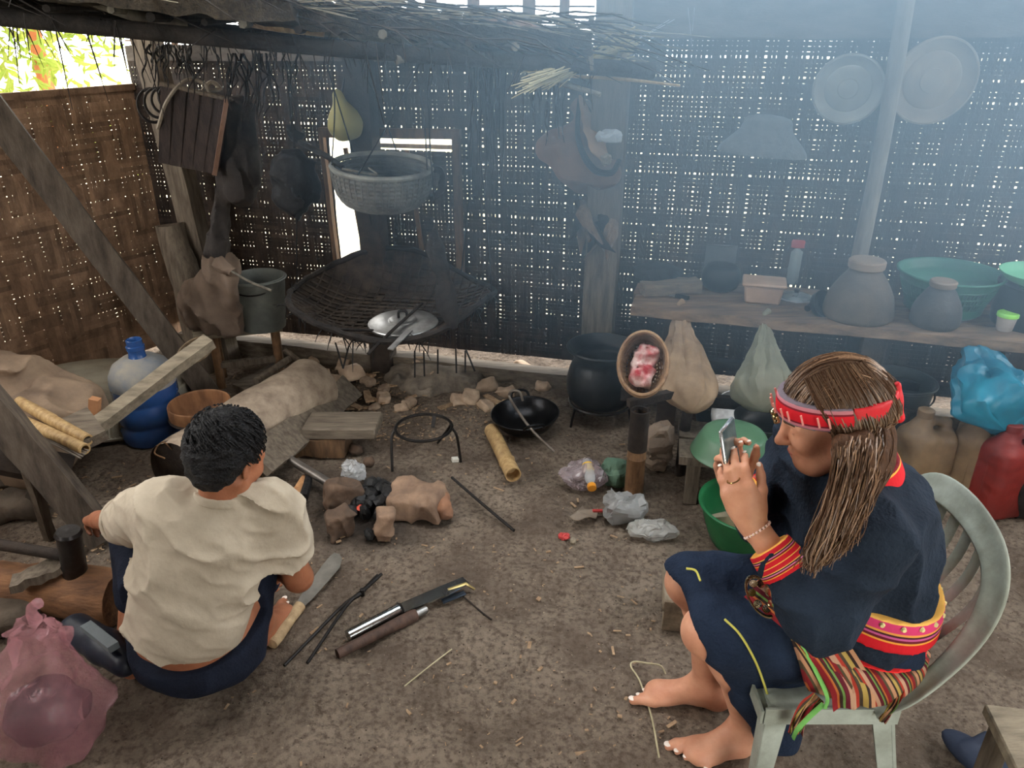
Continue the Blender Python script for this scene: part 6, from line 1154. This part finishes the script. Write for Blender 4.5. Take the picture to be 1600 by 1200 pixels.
# ---- tools on the floor
def blade_tool(label, h0_, h1_, b1_, hr, bw_, hm, bm_, nm='machete', z=.02, tip=.35):
    h0_, h1_, b1_ = [np.asarray(p) for p in (h0_, h1_, b1_)]; t = thing(nm, label, nm.replace('_', ' '), (h0_+h1_)/2*np.array((1, 1, 0))); d = nrm(h1_-h0_); L_ = np.linalg.norm(h1_-h0_); part('handle', lathe([(.001, 0), (hr*.9, .004), (hr, L_*.2), (hr*.85, L_*.6), (hr*.95, L_*.97), (.001, L_)], h0_, np.stack(frame(d), 1), 14), hm, t)
    s = nrm(np.cross(d, UP)); e = nrm(b1_-h1_); Lb = np.linalg.norm(b1_-h1_); pr = [(0, -.25, .25), (.12, -.35, .35), (.45, -.44, .44), (.75, -.52, .5), (.92, -.5, .25), (1, -.42, -.1)]; V = []
    for zz in (.0025, -.0025):
        for f, l, r_ in pr: V += [h1_+e*Lb*f+s*bw_*l+UP*zz, h1_+e*Lb*f+s*bw_*r_+UP*zz*.2]
    n = len(pr)*2; Fs = []
    for i in range(len(pr)-1): a = i*2; Fs += [(a, a+1, a+3, a+2), (n+a, n+a+2, n+a+3, n+a+1), (a, a+2, n+a+2, n+a), (a+1, n+a+1, n+a+3, a+3)]
    Fs += [(0, n, n+1, 1), (n-2, n-1, 2*n-1, 2*n-2)]; part('blade', (np.array(V), Fs), bm_, t); return t
BL = mat('dull_blade', (150,146,138), (112,108,102), 10, .5, .1, metal=.6); blade_tool('machete with a pale wooden handle lying by the right knee of the squatting person', G(424, 1008, .022), G(470, 945, .022), G(533, 866, .03), .020, .062, mat('pale_handle', (196,170,132), (150,124,94), 6, .7, .2, stretch=(6,6,1)), BL)
t = thing('sheathed_knife', 'long knife with a shiny steel tube handle lying beside the wooden handled tool', 'knife', G(640, 960, 0)*1.0); CH = mat('shiny_steel', (190,194,196), (150,154,156), 10, .18, .05, metal=1.0); a, b = G(544, 994, .024), G(625, 952, .024); part('tube_handle', lathe([(.017, 0), (.020, 0), (.020, np.linalg.norm(b-a)), (.016, np.linalg.norm(b-a))], a, np.stack(frame(b-a), 1), 20), CH, t); part('collar', ring(b, .020, .004, np.stack(frame(b-a), 1), 18, 6), IRON, t)
part('blade', join(plank(b, G(690, 925, .03), .045, .006, UP, 3, 0, 1.1), plank(G(690, 925, .03), G(728, 907, .03), .050, .006, UP, 3, 0, .8)), CH, t); part('tip', tube([G(700, 922, .03), G(728, 912, .032), G(742, 921, .02)], [.006, .006, .004], 6), mat('brass_tip', (196,176,120), None, rough=.35, metal=.8), t); part('second_blade', plank(G(690, 938, .012), G(727, 926, .012), .035, .004, UP, 3, 0, .6), mat('blue_steel', (96,108,124), (70,78,92), 8, .3, .05, metal=.8), t)
a, b = G(527, 1022, .02), G(650, 960, .02); t = thing('wooden_handled_tool', 'dark wooden handle with a pale metal tip lying in front of the shiny knife', 'tool', (a+b)/2*np.array((1, 1, 0))); L_ = np.linalg.norm(b-a); part('handle', lathe([(.013, 0), (.016, 0), (.017, L_*.5), (.021, L_*.95), (.018, L_), (.001, L_)], a, np.stack(frame(b-a), 1), 16), mat('dark_handle', (92,70,60), (62,48,42), 6, .6, .2, stretch=(6,6,1)), t); part('tip', lathe([(.012, 0), (.011, .04), (.001, .045)], b, np.stack(frame(b-a), 1), 14), ALU, t)
t = thing('iron_tongs', 'long pair of dark iron tongs lying between the machete and the shiny knife', 'tongs', G(520, 970, 0)); 
for p, q, r in ((444, 1040, 0), (480, 1036, 1)): part('arm', tube(cr([G(p, q, .010), G(532+8*r, 950-2*r, .014), G(562+r*4, 928-r*4, .016), G(590+r*6, 899-r*2, .014)], 6), [.005, .006, .008, .006], 7), IRON, t)
part('rivet', lathe([(.008, -.012), (.008, .014), (.001, .016)], G(566, 926, .016), None, 10), IRON, t)
solo('iron_rod', 'thin dark iron rod lying on the floor right of the hearth stones', 'rod', tube(cr([G(706, 746, .012), G(752, 786, .010), G(803, 829, .012)], 6), .006, 7), IRON, G(755, 790, 0))
a, b = G(437, 708, .10), G(532, 766, .05); t = thing('blow_pipe', 'grey iron pipe with a rusty lumpy end leading into the hearth', 'pipe', b); part('pipe', lathe([(.014, 0), (.017, 0), (.019, np.linalg.norm(b-a)), (.015, np.linalg.norm(b-a))], a, np.stack(frame(b-a), 1), 16), mat('grey_pipe', (136,130,124), (96,90,86), 10, .4, .15, metal=.7), t); part('lump', jit(lathe([(.001, -.03), (.026, -.02), (.028, .02), (.015, .03)], a, np.stack(frame(b-a), 1), 14), .01, 40, 3), HST, t)
solo('firewood', 'split piece of tan firewood with one charred end beside the squatting person', 'firewood', jit(plank(G(440, 815, .06), G(476, 750, .03), .085, .06, (.3, -.4, 1), 8, .006, .35), .010, 14, 3), mat('fresh_split_wood', (206,156,108), (160,112,76), 6, .8, .3, 30, stretch=(5,5,1.2)), G(455, 790, 0)); solo('firewood', 'thin black charred stick beside the tan firewood', 'firewood', tube(cr([G(474, 778, .05), G(482, 748, .05), G(478, 735, .04)], 4), [.02, .016, .006], 8), COAL, G(478, 755, 0)); solo('firewood', 'pale splinter standing against the tan firewood', 'firewood', plank(G(456, 812, .02), G(462, 788, .06), .035, .02, UP, 4, .004, .5), BAMB, G(458, 805, 0))
crumple('plastic_wrapper', 'small shiny clear wrapper behind the dark hearth stone', 'wrapper', G(553, 735, .05), (.055, .035, .06), CLR, 41, .5, flat=.8)
for k, (px, py, s_) in enumerate(((556, 702, .028), (577, 722, .026))): stone(('small dark stone behind the shiny clear wrapper', 'small grey stone right of the shiny clear wrapper')[k], G(px, py, s_*.7), (s_, s_*.8, s_*.8), 50+k, None, MATS['dark_hearth_stone'], boxy=False)
solo('white_chip', 'small white chip by the foot of the iron tripod', 'chip', box(G(711, 718, .01), (.028, .022, .015), RE(5, 8, 20)), mat('white_chip', (226,222,212), None), G(711, 718, 0))
solo('dry_straw', 'long pale straw stem bent in a loop on the floor before the bare feet', 'straw', tube(cr([G(1030, 1184, .006), G(1018, 1120, .008), G(1000, 1065, .012), G(986, 1042, .018), G(990, 1034, .022), G(1010, 1036, .03), G(1032, 1040, .03), G(1040, 1053, .01)], 6), .0026, 6), STRAW, G(1010, 1090, 0))
solo('dry_straw', 'short thin straw lying in the middle of the empty floor', 'straw', tube(cr([G(632, 1072, .006), G(672, 1040, .007), G(706, 1014, .01)], 4), .002, 5), STRAW, G(670, 1042, 0))
solo('dry_twig', 'thin bent twig lying past the tip of the shiny knife', 'twig', tube(cr([G(722, 930, .006), G(752, 956, .008), G(768, 968, .008)], 4), .003, 5), WOODD, G(745, 950, 0))
# ---- rubble, chips and rubbish along the back sill
rs = np.random.RandomState(31); RUB = mat('rubble', (190,166,142), (140,118,100), 9, .9, .5, 40, var=.2); CHIP = mat('wood_chip', (186,158,126), (138,110,86), 8, .85, .2, stretch=(5,5,1), var=.25)
protos = []
for k in range(6): g = body([bx((0, 0, .03), (.055, .042, .034), RE(*rs.uniform(-20, 20, 3)), .012, .02)], .010, wrinkle(None, .012, 16, 60+k), 1); o = solo('rubble_lump', 'pale broken lump of rubble lying among others along the back sill', 'rubble', g, RUB, (0, 0, 0), group='rubble lumps along the back sill'); protos.append(o)
RLAB = ['largest pale rubble lump beyond the far end of the hollow log', 'rubble lump just past the end of the long pale splinter', 'small rubble lump touching the front of the largest lump', 'rubble lump against the far end of the hollow log', 'small rubble lump between the largest lump and the ash heap', 'rubble lump alone midway between the iron tripod and the ash heap', 'rubble lump behind the wok and left of its hooked poker', 'rubble lump in front of the ash heap, left of the wok', 'small rubble lump at the near right foot of the ash heap', 'small rubble lump touching the back rim of the wok', 'small rubble lump at the near left foot of the ash heap', 'smallish rubble lump left of the ash heap by the pale chips', 'rubble lump under the small bench end by the knobbly stick', 'rubble lump right beside the left rim of the wok', 'big pale rubble lump against the sill behind the wok', 'big rubble lump half sunk in the left side of the ash heap', 'big rubble lump half sunk in the right side of the ash heap', 'rubble lump on the floor left of the big black pot', 'tiny rubble lump beyond the grey squared plank', 'tiny rubble lump just behind the iron tripod ring', 'rubble lump by the sill right of the ash heap', 'tiny rubble lump between the hollow log and the long pale splinter']
CLAB = ['wood chip lying just behind the grey squared plank', 'long wood chip right of the long pale splinter', 'wood chip in the open patch behind the iron tripod', 'flat wood chip at the far edge of the grey squared plank', 'small chip farthest right before the ash heap', 'wood chip tilted against the rubble by the hollow log', 'long chip lying at the far end of the hollow log', 'wood chip close to the sill left of the hanging cords', 'small chip at the left foot of the ash heap', 'tiny chip at the right end of the grey squared plank', 'wood chip between the ash heap and the wok', 'wood chip leaning at the left rim of the wok', 'chip lying behind the right rim of the wok', 'chip lying on the right foot of the ash heap', 'small chip in front of the ash heap towards the tripod', 'wood chip by the sill beside the big black pot']
spots = [(550, 590, 1.3), (520, 604, 1.0), (536, 578, .9), (505, 592, .8), (575, 600, .7), (600, 628, .8), (760, 610, 1.0), (735, 628, 1.0), (715, 632, .8), (790, 618, .8), (640, 634, .7), (600, 612, .6), (488, 574, .8), (760, 640, .8), (820, 585, 1.2), (660, 575, 1.5), (690, 590, 1.4), (850, 606, .9), (585, 640, .5), (628, 642, .6), (780, 590, .9), (518, 628, .6)]
for k, (px, py, s_) in enumerate(spots): o = protos[k] if k < 6 else protos[k % 6].copy(); (None if k < 6 else COL.objects.link(o)); o.location = tuple(G(px, py, -.006)); o.scale = (s_, s_*.9, s_*.8); o.rotation_euler = (0, 0, rs.uniform(0, 6.28)); o['label'] = RLAB[k]
cp_ = [solo('wood_chip', 'split pale wood chip on the floor among others near the back sill', 'chip', plank((-.09, 0, .012), (.09, 0, .016), .03+.012*k, .014, UP, 3, .004, .7), CHIP, (0, 0, 0), group='wood chips near the back sill') for k in range(3)]
spots = [(512, 640, .9, .7), (540, 634, 1.1, -.5), (575, 622, .8, 1.9), (560, 640, .7, .2), (590, 628, .6, 2.4), (525, 615, .9, 1.1), (498, 600, 1.0, .5), (570, 588, .7, 2.8), (610, 605, .6, .4), (548, 650, .5, 1.4), (742, 612, .8, .9), (770, 628, .8, 2.2), (804, 628, .7, .3), (724, 606, .7, 2.0), (700, 636, .6, .7), (840, 590, .9, 2.5)]
for k, (px, py, s_, a_) in enumerate(spots): o = cp_[k] if k < 3 else cp_[k % 3].copy(); (None if k < 3 else COL.objects.link(o)); o.location = tuple(G(px, py, .0)); o.scale = (s_, s_, s_); o.rotation_euler = (0, .05, a_); o['label'] = CLAB[k]
solo('long_splinter', 'long pale board splinter lying beyond the hollow log', 'board', plank(G(505, 648, .03), G(546, 606, .03), .07, .02, UP, 4, .003), CHIP, G(525, 628, 0)); stick('knobbly stick leaning on the rubble behind the hollow log', G(444, 545, .18), G(494, 592, .02), .016, WOODG); stick('grey curved branch lying behind the hollow log', G(400, 596, .12), G(452, 560, .14), .02, WOODG); solo('thin_board', 'thin pale board lying behind the hollow log under the small bench', 'board', plank(G(372, 606, .04), G(440, 572, .06), .10, .02, UP, 4, .003), WOODX, G(405, 590, 0))
solo('ash_heap', 'heap of grey ash and twigs under the hanging tray', 'ash', body([ell(G(690, 596, .0), (.24, .17, .065)), ell(G(640, 590, .0), (.14, .11, .045))], .014, wrinkle(None, .03, 9, 71), 1), mat('grey_ash', (140,128,114), (92,84,76), 12, .95, .6, 50), G(680, 600, 0), kind='stuff')
gs = []; V0 = None
for k in range(1700):                                                # husks, chips and small rubbish trodden into the floor
    if rs.rand() < .55: p = G(rs.normal(590, 110), rs.uniform(575, 690), .004)
    elif rs.rand() < .4: p = G(rs.normal(200, 110), rs.uniform(720, 880), .004)
    else: p = G(rs.uniform(350, 1050), rs.uniform(680, 1190), .002)
    p = np.array(p)+np.array((0, 0, .0)); s_ = rs.gamma(2, .0018)+.0015; gs.append(plank(p, p+np.array((rs.normal(0, 1), rs.normal(0, 1), rs.uniform(0, .15)))*s_*1.6, s_*.8, s_*.3, UP))
solo('floor_litter', 'small husks and chips scattered over the earth floor', 'litter', join(*gs), CHIP, (0, 2, 0), kind='stuff', smooth=False)
# cobweb threads high in the corners
solo('cobweb', 'pale cobweb threads strung from the rack end to the beam', 'cobweb', join(*[tube([P(a_, b_, 3.0), P(c_, d_, 3.3)], .0011, 4) for a_, b_, c_, d_ in ((985, 68, 1080, 10), (985, 68, 1095, 8), (1008, 100, 1050, 130), (985, 75, 1008, 97), (1075, 12, 1082, 78), (1085, 12, 1080, 70), (990, 70, 1030, 55))]), mat('web', (190,196,200), None, bump=0), P(1000, 100, 3.1))
